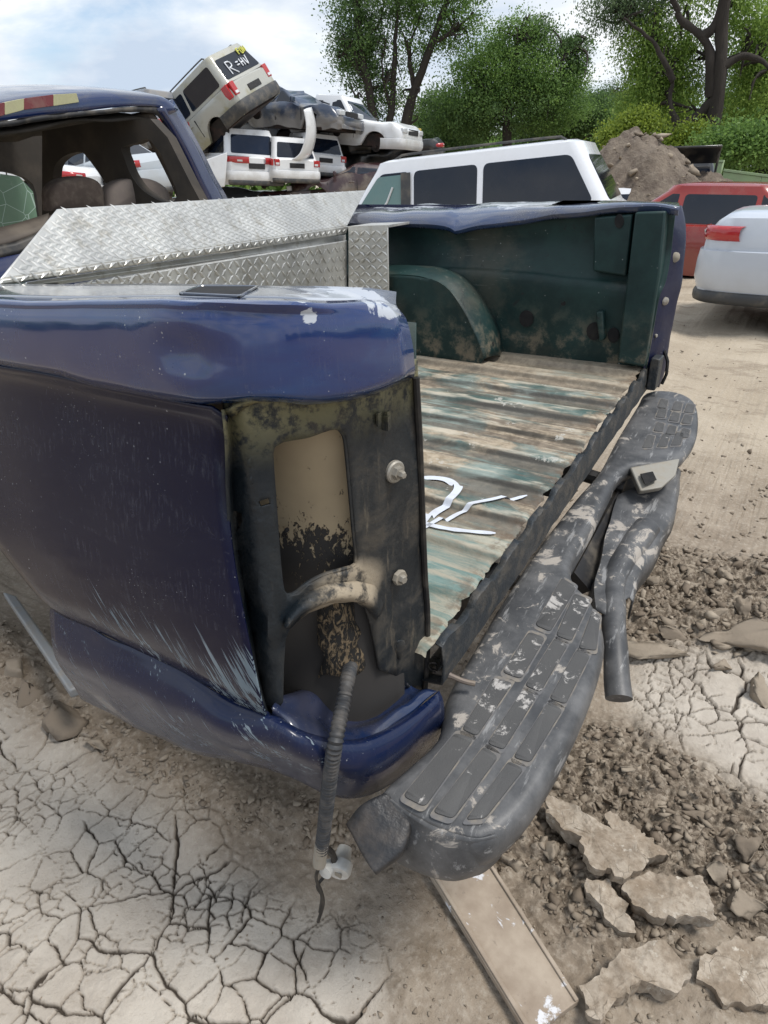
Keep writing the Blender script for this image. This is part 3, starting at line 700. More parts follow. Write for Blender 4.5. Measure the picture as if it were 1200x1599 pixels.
# right cab side: quarter window opening with pillars, built on the plane of the right side
YR = 1.86
def CS(u, v, y=YR): return UY(u, v, y)
def splate(pts, name, mat, th=.05, y=YR):
    V, F = prism([CS(u, v, y) for u, v in pts], (0, th, 0)); return mesh(name, V, F, mat, truck, 40, bevel=.008)
def holeplate(outer, holes, th, mk, mat, name, dvec):
    V, F = holed([mk(u, v) for u, v in outer], [[mk(u, v) for u, v in h] for h in holes], th, dvec)
    return mesh(name, V, F, mat, truck, 40)
w1 = [tuple(p) for p in cr([(85, 262), (98, 246), (112, 240), (128, 238), (137, 247), (152, 267), (166, 288), (180, 310), (150, 330), (90, 330), (84, 300)], 40, True)]
w2 = [tuple(p) for p in cr([(190, 230), (210, 225), (229, 217), (240, 226), (251, 240), (262, 265), (277, 303), (262, 318), (226, 300), (206, 276), (196, 252)], 40, True)]
holeplate(((66, 205), (150, 190), (235, 186), (262, 215), (300, 290), (330, 345), (66, 345)), (w1, w2), .05, lambda u, v: UY(u, v, 1.80), m_head, 'cab_side_inner', (0, -1, 0))
w3 = [tuple(p) for p in cr([(-140, 282), (-60, 274), (0, 268), (36, 276), (54, 292), (60, 330), (62, 372), (20, 380), (-140, 400)], 40, True)]
holeplate(((-330, 200), (-140, 190), (76, 205), (72, 300), (76, 420), (-330, 460)), (w3,), .04, lambda u, v: UX(u, v, -3.72), m_head, 'windshield_surround', (1, 0, 0))
strip(((176, 222), (186, 262), (206, 300), (216, 330)), ((124, 230), (150, 262), (172, 300), (180, 330)), 'door_pillar', m_head, -2.80, -2.85, .06)
strip(((186, 232), (192, 262), (210, 290), (222, 330)), ((178, 232), (182, 262), (198, 290), (208, 330)), 'seat_belt', m_trim, -2.72, -2.72, .01)
V, F = sphere(UX(266, 252, XC-.05), .048, 14, 10, (.7, 1, .8)); mesh('pillar_cover', V, F, m_trim, truck, 60)
m_glass = MT('cracked green glass')
ck = m_glass.voro(9, 'DISTANCE_TO_EDGE'); ck2 = m_glass.voro(23, 'DISTANCE_TO_EDGE', v=m_glass.map((1, 1, 1.7), (0, .6, .4)))
k = m_glass.math('MAXIMUM', m_glass.rng(ck, .02, .003), m_glass.mul(m_glass.rng(ck2, .02, .002), m_glass.rng(m_glass.noise(3), .45, .6)))
c = m_glass.mix(m_glass.noise(4, 4), (.10, .22, .13), (.24, .36, .27)); c = m_glass.mix(m_glass.mul(k, .8), c, (.62, .78, .72))
m_glass.set(col=c, rough=.25, spec=.5, alpha=.93); m_glass = m_glass.m
V, F = prism([UX(u, v, -3.7) for u, v in ((-140, 300), (-70, 282), (0, 272), (30, 276), (52, 300), (62, 360), (60, 372), (-140, 400))], (-.006, 0, 0)); mesh('cracked_windshield', V, F, m_glass, truck, None)
strip(((-160, 372), (-60, 368), (0, 362), (40, 352), (78, 340)), ((-160, 400), (-60, 395), (0, 388), (40, 376), (74, 362)), 'rear_shelf', m_trim, XC-.1, XC-.02, .02)
strip(((-330, 400), (-160, 398), (0, 386), (60, 366), (120, 345), (330, 300)), ((-330, 440), (-160, 425), (0, 406), (60, 388), (130, 362), (340, 316)), 'window_seal', m_black, XC, XC+.02, .02)
strip(((-330, 432), (-160, 422), (0, 403), (60, 386), (130, 360), (340, 312)), ((-330, 640), (-160, 600), (0, 560), (60, 530), (130, 480), (340, 420)), 'cab_back_wall', m_pil, XC+.02, XC+.05, .02)
# far outer side and front of cab so it stands as a body
V, F = grid([[np.array(p) for p in r] for r in (((-2.37, YR+.12, .12), (-3.85, YR+.12, .10)), ((-2.35, YR+.12, -.35), (-3.85, YR+.12, -.35)))]); mesh('cab_side', V, F, m_pil, truck, 40, solid=.03)
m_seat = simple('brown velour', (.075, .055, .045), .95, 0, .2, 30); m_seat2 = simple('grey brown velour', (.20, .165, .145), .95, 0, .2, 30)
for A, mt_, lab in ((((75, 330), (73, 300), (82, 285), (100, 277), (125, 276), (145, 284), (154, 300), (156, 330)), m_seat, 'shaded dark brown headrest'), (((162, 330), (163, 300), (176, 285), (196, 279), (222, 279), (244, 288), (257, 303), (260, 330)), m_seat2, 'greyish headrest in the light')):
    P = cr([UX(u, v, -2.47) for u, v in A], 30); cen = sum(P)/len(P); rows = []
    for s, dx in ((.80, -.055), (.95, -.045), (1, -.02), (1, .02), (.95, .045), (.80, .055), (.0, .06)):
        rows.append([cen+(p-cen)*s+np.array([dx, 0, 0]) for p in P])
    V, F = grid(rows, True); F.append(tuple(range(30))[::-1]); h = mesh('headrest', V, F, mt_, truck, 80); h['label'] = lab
    c0 = cen-np.array([0, 0, .35]); V, F = box(c0, (.12, .42, .5)); mesh('seat_back', V, F, m_seat, truck, 40, bevel=.04)
# third brake light on the roof edge
def CL(u, v, x): return UX(u, v, x)
for A, col, nm in ((((-140, 196), (-60, 176), (-60, 200), (-140, 222)), (.42, .40, .22), 'cargo_lamp'), (((-60, 176), (8, 160), (8, 180), (-60, 200)), (.16, .014, .018), 'brake_lens'),
               (((8, 160), (38, 154), (38, 172), (8, 180)), (.42, .40, .22), 'cargo_lamp'), (((38, 154), (84, 148), (84, 166), (38, 172)), (.16, .014, .018), 'brake_lens'), (((84, 148), (120, 146), (124, 160), (84, 166)), (.42, .40, .22), 'cargo_lamp')):
    mm = simple('lamp plastic '+nm, col, .25, 0, .25, 20, coat=.4); q = rrect([CL(u, v, XC+.058) for u, v in A], .12, 3)
    V, F = prism(q, (-.03, 0, 0)); mesh(nm, V, F, mm, truck, 30, bevel=.003)

# ------------------------------------------------------------------ rear step bumper
ZB = -.13
m_bump = MT('weathered bumper plastic')
n = m_bump.noise(8, 8, .68); f = m_bump.noise(420, 2, .5); dn = m_bump.noise(16, 9, .7, dist=.6)
c = m_bump.mix(m_bump.rng(n, .35, .68), (.046, .048, .052), (.125, .125, .127))
reg = None
for (u, v, r) in ((740, 860, .34), (800, 850, .25), (700, 1010, .18), (650, 1120, .12), (735, 985, .16), (770, 930, .14), (960, 800, .40), (930, 790, .3)):
    b_ = m_bump.blob(tuple(ZP(u, v, ZB)), r, .1); reg = b_ if reg is None else m_bump.math('MAXIMUM', reg, b_)
k = m_bump.rng(m_bump.math('ADD', dn, m_bump.mul(reg, .075)), .60, .66)
c = m_bump.mix(m_bump.mul(k, .85), c, m_bump.mix(f, (.30, .27, .24), (.46, .42, .37)))
k2 = m_bump.mul(m_bump.rng(m_bump.noise(1.0, 5, .7, v=m_bump.map((60, 8, 40), (0, 0, .5))), .57, .66), .55); c = m_bump.mix(k2, c, (.33, .33, .33))
m_bump.set(col=c, rough=m_bump.fmix(k, .46, .9), spec=.42); m_bump.bump(f, .16, .002); m_bump = m_bump.m
m_pad = MT('grained step pad')
dn = m_pad.noise(26, 8, .7, dist=.5); f = m_pad.noise(600, 2, .5)
c = m_pad.mix(m_pad.noise(9, 5), (.045, .046, .049), (.105, .103, .100)); reg = None
for (u, v, r) in ((600, 840, .01), (620, 870, .10), (760, 1040, .10), (800, 1060, .16), (880, 950, .12), (590+210, 1080, .16)):
    b_ = m_pad.blob(tuple(ZP(u, v, ZB)), r, .2); reg = b_ if reg is None else m_pad.math('MAXIMUM', reg, b_)
k = m_pad.rng(m_pad.math('ADD', dn, m_pad.mul(reg, .10)), .62, .68); c = m_pad.mix(m_pad.mul(k, .9), c, (.44, .42, .40))
m_pad.set(col=c, rough=.68, spec=.35); m_pad.bump(m_pad.math('ADD', f, dn), .35, .003); m_pad = m_pad.m
tp = ((598, 1236), (640, 1196), (690, 1148), (703, 1085), (740, 1020), (790, 935), (845, 852), (905, 775), (940, 735), (972, 678), (1000, 632),
      (1014, 612), (1050, 611), (1078, 622), (1087, 645), (1083, 684), (1062, 712), (1030, 722), (995, 722), (966, 738), (950, 765), (925, 812), (898, 858), (888, 880), (893, 905), (920, 935), (938, 975),
      (938, 1015), (920, 1072), (890, 1140), (855, 1205), (815, 1262), (770, 1300), (730, 1306), (672, 1280), (622, 1252))
NP = 150
top2 = [np.array(p) for p in cr([ZP(u, v, ZB) for u, v in tp], NP, True)]
cen = sum(top2)/NP
def inset(P, d):
    out = []; n = len(P)
    for i in range(n):
        t = P[(i+2) % n]-P[i-2]; t = t/np.linalg.norm(t); out.append(P[i]+np.array([t[1], -t[0], 0])*d)
    return out
area = sum(top2[i][0]*top2[(i+1) % NP][1]-top2[(i+1) % NP][0]*top2[i][1] for i in range(NP)); sg = -1 if area > 0 else 1
def pro(d, z): return [p+np.array([0, 0, z*(1-.5*min(1, max(0, (p[1]-.9)/.7)))]) for p in inset(top2, d*sg)]
rings = [pro(.016, .0), pro(.010, -.0005), pro(.003, -.004), pro(-.004, -.012), pro(-.008, -.026), pro(-.007, -.048), pro(-.001, -.072), pro(.012, -.080)]
rings = [r if i < 3 else r for i, r in enumerate(rings)]
V, F = grid(rings, True)
bump_top = tessellate_polygon([[Vector(p) for p in rings[0]]]); F += [tuple(t) for t in bump_top]
bumper = mesh('rear_bumper', warp(V, .0012, 8), F, m_bump, truck, 60)
m_groove = simple('dust in the grooves', (.125, .125, .13), .9, 0, .6, 30)
def pad(q, h=.004, z=ZB, dz=0.0, par=None, mat=None, name='step_pad'):
    P = [ZP(u, v, z) for u, v in q]; P = rrect(P, .28, 4); c_ = sum(P)/len(P); P = [c_+(p-c_)*1.05 for p in P]
    lo = [p+np.array([0, 0, -.002]) for p in P]; hi = [c_+(p-c_)*.965+np.array([0, 0, h]) for p in P]
    gz_ = [c_+(p-c_)*(1+.010/np.linalg.norm(p-c_))+np.array([0, 0, .0008]) for p in P]; gi_ = [p+np.array([0, 0, .0008]) for p in P]
    if name == 'step_pad': mesh('pad_groove', *grid([gz_, gi_], True), m_groove, par or bumper, None)
    V, F = grid([lo, [p+np.array([0, 0, h*.75]) for p in P], hi], True); F += [tuple(i+2*len(P) for i in t) for t in tessellate_polygon([[Vector(p) for p in hi]])]
    return mesh(name, V, F, mat or m_pad, par or bumper, 40)
def c6(X, Y): return (520+X/2.0, 600+Y/2.0)
for q in (((225, 1285), (380, 1098), (435, 1115), (290, 1318)), ((318, 1335), (470, 1140), (512, 1172), (378, 1355)), ((420, 1360), (548, 1185), (592, 1210), (478, 1355)),
          ((408, 1078), (500, 925), (558, 940), (452, 1097)), ((487, 1122), (592, 962), (633, 982), (535, 1140)), ((568, 1165), (672, 1000), (714, 1024), (618, 1180)),
          ((533, 900), (612, 780), (660, 798), (588, 920)), ((604, 942), (692, 800), (730, 822), (650, 960)), ((680, 982), (762, 835), (800, 855), (728, 998)),
          ((635, 752), (715, 612), (758, 640), (680, 772)), ((700, 785), (755, 660), (803, 680), (745, 802)), ((770, 825), (812, 712), (834, 735), (822, 832))):
    pad([c6(*p) for p in q])
def c8(X, Y): return (860+X/2.906, 600+Y/2.906)
for cx, cy in ((507, 88), (572, 100), (628, 110), (500, 132), (560, 148), (616, 160), (490, 195), (545, 208), (606, 222)):
    pad([c8(cx-22, cy+20), c8(cx-6, cy-18), c8(cx+26, cy-12), c8(cx+18, cy+24)], .003)
for cx, cy in ((445, 262), (512, 258), (575, 250)): pad([c8(cx-28, cy+30), c8(cx-2, cy-28), c8(cx+28, cy-22), c8(cx+14, cy+28)], .003)
# end cap of the bumper turned down at the near corner
def Z3(u, v, z): return ZP(u, v, z+.02)
rows = [[Z3(u, v, -.155) for u, v in ((604, 1244), (640, 1268), (690, 1292), (740, 1308), (775, 1302))],
        [Z3(u, v, -.185) for u, v in ((592, 1248), (625, 1280), (680, 1318), (735, 1334), (785, 1316))],
        [Z3(u, v, -.225) for u, v in ((575, 1262), (612, 1306), (668, 1345), (725, 1362), (778, 1340))],
        [Z3(u, v, -.265) for u, v in ((555, 1280), (600, 1325), (650, 1356), (705, 1372), (748, 1362))],
        [Z3(u, v, -.30) for u, v in ((560, 1290), (600, 1325), (650, 1350), (700, 1362), (730, 1360))]]
V, F = grid(loft(rows, 30, 4)); mesh('bumper_skirt', warp(V, .004, 12), F, m_bump, bumper, 60, solid=.004)
rows = [[Z3(u, v, z) for u, v, z in ((600, 1238, -.15), (566, 1256, -.16), (540, 1286, -.19))],
        [Z3(u, v, z) for u, v, z in ((630, 1262, -.16), (600, 1290, -.175), (560, 1330, -.205))],
        [Z3(u, v, z) for u, v, z in ((640, 1300, -.185), (628, 1336, -.195), (590, 1366, -.21))],
        [Z3(u, v, z) for u, v, z in ((640, 1300, -.24), (622, 1340, -.26), (590, 1362, -.28))]]
V, F = grid(loft(rows, 20, 5)); mesh('bumper_end_cap', warp(V, .006, 14, 3), F, simple('muddy black end cap', (.022, .023, .026), .45, 0, .6, 14, bump=.3, dcol=(.12, .10, .085)), bumper, 60, solid=.006)
# hitch step hanging lower in the middle, and the bent tube
rows = [[Z3(u, v, -.22) for u, v in ((966, 775), (1008, 756), (1058, 732))], [Z3(u, v, -.235) for u, v in ((952, 825), (1000, 818), (1050, 790))],
        [Z3(u, v, -.25) for u, v in ((942, 872), (985, 872), (1022, 850))], [Z3(u, v, -.26) for u, v in ((930, 915), (955, 925), (992, 895))], [Z3(u, v, -.27) for u, v in ((934, 955), (950, 960), (982, 935))]]
G = loft(rows, 20, 5); n = len(G[0])
G = [[r[0]+np.array([-.01, -.01, -.07])]+[r[0]+np.array([0, 0, -.01])]+r+[r[-1]+np.array([.008, .004, -.012]), r[-1]+np.array([.008, .0, -.06])] for r in G]
V, F = grid(G); hs = mesh('hitch_step', warp(V, .005, 12, 6), F, m_bump, bumper, 50, solid=.005)
for q in (((962, 805), (975, 782), (992, 782), (982, 806)), ((988, 806), (998, 782), (1016, 780), (1008, 806)), ((1014, 803), (1022, 779), (1038, 776), (1030, 802))): pad(q, .004, -.226, 0, hs)
T = cr([Z3(1010, 825, -.245), Z3(985, 862, -.255), Z3(960, 905, -.27), Z3(958, 960, -.28), Z3(962, 1030, -.31), Z3(966, 1092, -.35)], 40)
rad = [.036 if i < 8 else .036-.008*min(1, (i-8)/12) for i in range(40)]
tb = mesh('bent_tube', warp(tube(T, rad, 18, True)[0], .004, 11, 2), tube(T, rad, 18, True)[1], m_bump, bumper, 60)
m_met = simple('dusty bracket metal', (.30, .285, .25), .55, .25, .5, 30)
V, F = prism([Z3(u, v, z) for u, v, z in ((984, 730, -.150), (1062, 716, -.150), (1056, 742, -.160), (1034, 762, -.170), (1000, 768, -.175))], (-.01, .04, -.03)); lb = mesh('licence_bracket', V, F, m_met, bumper, 30, bevel=.005)
V, F = prism([Z3(u, v, z) for u, v, z in ((1001, 741, -.148), (1020, 737, -.148), (1026, 750, -.155), (1008, 757, -.158))], (-.004, .01, -.004)); mesh('bracket_hole', V, F, m_hole_shade, lb, None)
mesh('gap_shade_bar', *tube([Z3(985, 745, -.26), Z3(940, 830, -.28), Z3(895, 915, -.30)], .045, 4), m_dark, bumper, 30)  # dark bar added to blacken the gap beside the hitch step
# broken wire and bolt poking out by the lip
P = cr([ZP(676, 1046, -.08), ZP(700, 1054, -.09), ZP(724, 1064, -.10), ZP(742, 1068, -.105)], 12)
mesh('broken_bolt', *tube(P, [.007]*5+[.005]*7, 8), simple('rusty rod', (.16, .13, .11), .6, .3, .4, 60), truck)
Vw, Fw = [], []
for k in range(6):
    a = ZP(684, 1048, -.075); d_ = [rng.normal(0, .010, 3) for _ in range(3)]
    Vw, Fw = join((Vw, Fw), tube(cr([a, a+d_[0]+(0, 0, .015), a+d_[0]+d_[1]+(0, 0, .02), a+d_[0]+d_[1]+d_[2]+(0, 0, .015)], 10), .0011, 4))
mesh('frayed_wire', Vw, Fw, m_black, truck)
# corrugated wiring conduit hanging out of the lamp opening
pc = cr([RP(548, 1040, -.03), RP(543, 1062, .02), RP(536, 1100, .05), SP(524, 1160, .06), SP(515, 1220, .055), SP(507, 1290, .03), SP(502, 1330, .02)], 220)
rr = [.0105+.0012*math.sin(i*2.0*math.pi/3.6) for i in range(220)]
m_con = simple('grey wiring conduit', (.030, .032, .036), .55, 0, .45, 40, dcol=(.16, .14, .12))
con = mesh('wiring_conduit', *tube(pc, rr, 12), m_con, truck, 40)
mesh('tape_wrap', *tube([p for p in cr([SP(503, 1318, .022), SP(501, 1332, .02), SP(499, 1350, .02)], 8)], .0112, 10), m_zinc, con)
for off_, pts in ((0, ((500, 1350), (494, 1372), (502, 1392), (505, 1412), (497, 1440))), (1, ((503, 1350), (508, 1366), (496, 1384), (503, 1400), (500, 1425))), (2, ((506, 1322), (520, 1335), (522, 1352), (514, 1362)))):
    mesh('loose_wire', *tube(cr([SP(u, v, .02-.002*off_) for u, v in pts], 26), .0030 if off_ < 2 else .006, 6), m_black, con)
m_sock = simple('milky bulb socket', (.52, .52, .50), .3, 0, .35, 30, coat=.3)
ax = np.array([.3, -.85, -.1]); cS = SP(532, 1352, .02)
mesh('bulb_socket', *lathe(cS, ax, [(0, .014), (.018, .014), (.0205, .009), (.0205, -.004), (.015, -.010), (.012, -.03), (0, -.03)], 20), m_sock, con, 40)
mesh('bulb_socket', *lathe(SP(512, 1358, .018), (.1, -.9, .2), [(0, .010), (.011, .009), (.012, -.010), (0, -.012)], 14), m_sock, con, 40)
mesh('socket_slot', *box(cS+ax/np.linalg.norm(ax)*.0148, (.012, .003, .010)), m_zinc, con, None)
# fallen trim strip behind the wheel opening
P = [UZ(u, v, -.62) for u, v in ((8, 935), (30, 942), (130, 1085), (112, 1092))]
V, F = prism(P, (0, 0, .03)); mesh('fallen_trim', V, F, simple('grey trim', (.24, .25, .26), .5, .2, .5), truck, 30, bevel=.006)

# ------------------------------------------------------------------ toolbox
m_alu = MT('dull tread plate')
n = m_alu.noise(9, 6, .6); c = m_alu.mix(m_alu.rng(n, .3, .7), (.54, .53, .50), (.70, .69, .65)); c = m_alu.mix(m_alu.mul(m_alu.rng(m_alu.noise(24, 6, .7), .5, .68), .5), c, (.33, .29, .22))
m_alu.set(col=c, rough=m_alu.fmix(n, .30, .5), metal=.75); m_alu.bump(m_alu.noise(90, 3), .08, .002); m_alu = m_alu.m
NL = UX(0, 436, -.80); NLx = UX(-60, 449, -.74); NRt = UX(543, 353, -1.10); FR = UX(572, 297, -1.26); FLt = UN(90, 326, NL, np.cross(NRt-NL, FR-NL))
box_t = thing('truck_toolbox', 'aluminium tread plate truck toolbox with its lid ajar, lying across the truck bed', 'toolbox', (-1.2, 1.1, .02))
dn_ = np.array([0, 0, -1.0])
NL_ = NL
def plate4(a, b, c_, d, th, name, par=box_t):
    nn = np.cross(b-a, d-a); nn /= np.linalg.norm(nn)
    if nn[2] < 0 and abs(nn[2]) > .3: nn = -nn
    V, F = prism([a, b, c_, d], -nn*th); return mesh(name, V, F, m_alu, par, 30, bevel=.003), nn
def treads(a, b, c_, d, nu, nv, ln, par, nn, out=None):
    """raised tread bars over quad a-b (u) / a-d (v)"""
    V, F = [], []
    for i in range(nu):
        for j in range(nv):
            u = .012+.976*(i+.5)/nu; v = .04+.92*(j+.5)/nv
            p = (a*(1-u)+b*u)*(1-v)+(d*(1-u)+c_*u)*v
            eu = (b-a)*(1-v)+(c_-d)*v; ev = (d-a)*(1-u)+(c_-b)*u; eu = eu/np.linalg.norm(eu); ev = ev/np.linalg.norm(ev)
            s = 1 if (i+j) % 2 else -1; t = (eu*.80+ev*.6*s); t /= np.linalg.norm(t); w = np.cross(nn, t)
            o = len(V); L = ln*.5; k = ln*.17
            V += [p-t*L, p+w*k, p+t*L, p-w*k, p+nn*.0014-t*L*.4, p+nn*.0014+t*L*.4]
            F += [(o, o+3, o+4), (o, o+4, o+1), (o+4, o+5, o+1), (o+1, o+5, o+2), (o+2, o+5, o+3), (o+5, o+4, o+3)]
    t_ = mesh('tread_pattern', V, F, m_alu, par, None); t_['kind'] = 'stuff'
lid, nn = plate4(NL, NRt, FR, FLt, .02, 'lid')
up = nn if nn[2] > 0 else -nn
treads(NL+up*.0005, NRt+up*.0005, FR+up*.0005, FLt+up*.0005, 46, 17, .034, lid, up)
a0 = UX(0, 445, -.79); a1 = UX(541, 366, -1.09); NLf = NL+np.array([.006, 0, 0]); NRf = NRt+np.array([.006, 0, 0])
e, nn = plate4(a0, a1, NRf, NLf, .012, 'lid_edge'); out_ = nn if nn[0] > 0 else -nn
treads(a0+out_*.001, a1+out_*.001, NRf+out_*.001, NLf+out_*.001, 66, 1, .026, e, out_)
b0 = UX(40, 446, -.86); b1 = UX(541, 378, -1.12); c0_ = UX(40, 468, -.86); 
plate4(b0, b1, UX(541, 366, -1.13), UX(40, 440, -.87), .012, 'body_flange')
f0 = UX(120, 475, -.84); f1 = UX(543, 475, -1.07); f2 = UX(543, 376, -1.07); f3 = UX(120, 444, -.84)
fb, nn = plate4(f0, f1, f2, f3, .01, 'front_plate'); out_ = nn if nn[0] > 0 else -nn
treads(f0+out_*.001, f1+out_*.001, f2+out_*.001, f3+out_*.001, 40, 6, .034, fb, out_)
g0 = UX(544, 490, -1.06); g1 = UY(608, 490, 1.64); g2 = UY(606, 352, 1.64); g3 = UX(544, 354, -1.06)
eb, nn = plate4(g0, g1, g2, g3, .008, 'end_plate'); out_ = nn if nn[1] < 0 else -nn
treads(g0+out_*.001, g1+out_*.001, g2+out_*.001, g3+out_*.001, 7, 12, .030, eb, out_)
V, F = prism([g3, g2, g2+np.array([-.02, .25, 0]), g3+np.array([-.02, .25, 0])], (0, 0, -.008)); mesh('body_top', V, F, m_alu, box_t, 30)
V, F = prism([f0*[1, 1, 0]+[-.03, .03, .03], f1*[1, 1, 0]+[-.03, 0, .03], f1*[1, 1, 0]+[-.35, 0, .03], f0*[1, 1, 0]+[-.5, .2, .03]], (0, 0, .30)); mesh('body', V, F, m_alu, box_t, 30)

# ================================================================== ground: dried, cracked and churned mud
def _h(ix, iy, s):
    n = (ix.astype(np.int64)*374761393+iy.astype(np.int64)*668265263+s*974634777) & 0x7fffffff
    n = ((n ^ (n >> 13))*1274126177) & 0x7fffffff
    return ((n ^ (n >> 16)) & 0xffffff)/16777215.0
def vnoise(x, y, s=0):
    ix = np.floor(x); iy = np.floor(y); fx = x-ix; fy = y-iy; fx = fx*fx*(3-2*fx); fy = fy*fy*(3-2*fy)
    a = _h(ix, iy, s); b = _h(ix+1, iy, s); c = _h(ix, iy+1, s); d = _h(ix+1, iy+1, s)
    return (a*(1-fx)+b*fx)*(1-fy)+(c*(1-fx)+d*fx)*fy-.5
def fbm(x, y, o=4, s=0, g=.5):
    r = 0; a = 1.0
    for i in range(o): r = r+a*vnoise(x*2**i+i*17.3, y*2**i-i*9.1, s+i); a *= g
    return r
def vor(x, y, s=0, jit=.85):
    """distance to the nearest cell border, and cell id hash"""
    ix = np.floor(x); iy = np.floor(y); best = np.full(x.shape, 9.0); bx = np.zeros(x.shape); by = np.zeros(x.shape); idh = np.zeros(x.shape)
    pts = []
    for dx in (-1, 0, 1):
        for dy in (-1, 0, 1):
            cx = ix+dx; cy = iy+dy; px = cx+.5+(_h(cx, cy, s)-.5)*jit; py = cy+.5+(_h(cx, cy, s+7)-.5)*jit
            d = (px-x)**2+(py-y)**2; m = d < best; best = np.where(m, d, best); bx = np.where(m, px, bx); by = np.where(m, py, by); idh = np.where(m, _h(cx, cy, s+3), idh)
            pts.append((px, py))
    ed = np.full(x.shape, 9.0)
    for px, py in pts:
        ex = px-bx; ey = py-by; l = np.hypot(ex, ey); ok = l > 1e-5
        d = np.where(ok, (((px+bx)/2-x)*ex+((py+by)/2-y)*ey)/np.maximum(l, 1e-5), 9); ed = np.minimum(ed, d)
    return ed, idh
def gpoly(px): return np.array([UZ(u, v, ZG)[:2] for u, v in px])
def pmask(X, Y, px, soft=.06, rag=.05):
    P = gpoly(px); ins = np.zeros(X.shape, bool); dist = np.full(X.shape, 99.0); j = len(P)-1
    for i in range(len(P)):
        xi, yi = P[i]; xj, yj = P[j]
        ins ^= ((yi > Y) != (yj > Y)) & (X < (xj-xi)*(Y-yi)/(yj-yi+1e-12)+xi)
        ex, ey = xj-xi, yj-yi; t = np.clip(((X-xi)*ex+(Y-yi)*ey)/(ex*ex+ey*ey), 0, 1)
        dist = np.minimum(dist, np.hypot(X-xi-t*ex, Y-yi-t*ey)); j = i
    d = np.where(ins, dist, -dist)+rag*fbm(X*7, Y*7, 4, 41)
    t = np.clip(d/soft*.5+.5, 0, 1); return t*t*(3-2*t)
DRY_A = ((-260, 1040), (0, 1110), (130, 1150), (215, 1230), (330, 1330), (470, 1430), (560, 1520), (600, 1640), (560, 1800), (-400, 1800))
DRY_B = ((975, 1080), (1000, 1025), (1100, 1010), (1400, 1010), (1400, 1290), (1210, 1262), (1090, 1190), (1010, 1150))
RUB_R = ((860, 860), (960, 850), (1120, 880), (1400, 900), (1400, 1030), (1100, 1030), (990, 1010), (950, 980), (900, 930))
RUB_C = ((880, 1130), (1010, 1140), (1110, 1210), (1400, 1330), (1400, 1500), (1200, 1480), (1050, 1400), (930, 1300), (1100, 1500), (1000, 1480), (880, 1460), (800, 1330), (760, 1420), (730, 1400), (780, 1290))
BERM = ((-260, 900), (60, 980), (180, 1110), (330, 1190), (480, 1240), (600, 1300), (560, 1350), (400, 1320), (240, 1230), (120, 1170), (0, 1090), (-260, 1010))
SMOOTH = ((520, 1420), (690, 1370), (860, 1620), (820, 1800), (600, 1800))
def heights(X, Y, full=True):
    r = np.hypot(X-.3, Y-.8); near = np.clip((6-r)/3, 0, 1)
    h = .045*fbm(X*.9, Y*.9, 4, 3)*np.clip(r/2, .35, 1)+.012*fbm(X*6, Y*6, 4, 9)+np.clip((r-6)/30, 0, 1)*.25*fbm(X*.12, Y*.12, 3, 5)
    rr, rc, bm_ = pmask(X, Y, RUB_R, .16), pmask(X, Y, RUB_C, .12), pmask(X, Y, BERM, .12)
    da, db, sm = pmask(X, Y, DRY_A, .10, .09), pmask(X, Y, DRY_B, .08), pmask(X, Y, SMOOTH, .2)
    rub = np.maximum(rr, rc)
    h = h+rr*(.035+.06*np.abs(fbm(X*5, Y*5, 4, 21)))+rc*(-.008+.05*np.abs(fbm(X*9, Y*9, 4, 22)))+bm_*(.02+.05*np.abs(fbm(X*8, Y*8, 4, 23)))
    h = h+rub*(.040*np.abs(fbm(X*26, Y*26, 4, 24))+.020*np.maximum(0, fbm(X*60, Y*60, 2, 28)))+bm_*.012*np.abs(fbm(X*34, Y*34, 3, 25))
    # wheel ruts across the far yard
    u = X*.93+Y*.36; rt = np.clip((r-1.8)/1.2, 0, 1)*np.clip((16-r)/8, 0, 1)
    h = h+rt*(.020*np.sin(u*5.2+2*fbm(X*.6, Y*.6, 2, 31))+.022*fbm(X*4, Y*9, 4, 32)+.018*np.maximum(0, fbm(X*11, Y*22, 3, 33)))
    loose = np.clip(1-da-db, 0, 1)*near
    h = h+loose*(1-sm*.7)*(.010*np.abs(fbm(X*22, Y*22, 4, 26))+.004*fbm(X*70, Y*70, 2, 27))
    dry = np.clip(da+db, 0, 1)
    return h, dry, rub, bm_, near, sm, rt
def axis(a, b, st, lo, hi):
    c = list(np.arange(a, b, st)); l, g = [], st; p = a
    while p > lo: g = min(g*1.085, 12); p -= g; l.append(p)
    r, g, p = [], st, c[-1]
    while p < hi: g = min(g*1.085, 12); p += g; r.append(p)
    return np.array(l[::-1]+c+r)
gx = axis(-1.15, .95, .0030, -160, 160); gy = axis(-.42, .72, .0030, -60, .75)
gy = gy[gy < .72]; gy = np.concatenate([gy, np.arange(.72, 1.9, .0050), axis(1.9, 2.0, .0060, 1.9, 260)[0:]]); gy = np.unique(np.round(gy, 6))
X, Y = np.meshgrid(gx, gy)
Hh, dry, rub, berm, near, smo, rut = heights(X, Y)
wx = X+.030*fbm(X*5, Y*5, 2, 51)+.014*fbm(X*24, Y*24, 3, 53); wy = Y+.030*fbm(X*5, Y*5, 2, 52)+.014*fbm(X*24, Y*24, 3, 54)
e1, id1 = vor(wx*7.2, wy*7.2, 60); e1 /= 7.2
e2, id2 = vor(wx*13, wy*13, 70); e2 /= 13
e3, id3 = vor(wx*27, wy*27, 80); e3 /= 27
w1_ = .0035*np.clip(.8+2.2*fbm(X*4, Y*4, 3, 61), .18, 1.7); w2_ = .0019*np.clip(2.6*fbm(X*6, Y*6, 3, 62)+.45, 0, 1.3); w3_ = .0019*np.clip(3.0*fbm(X*6, Y*6, 3, 63)+.05, 0, 1)
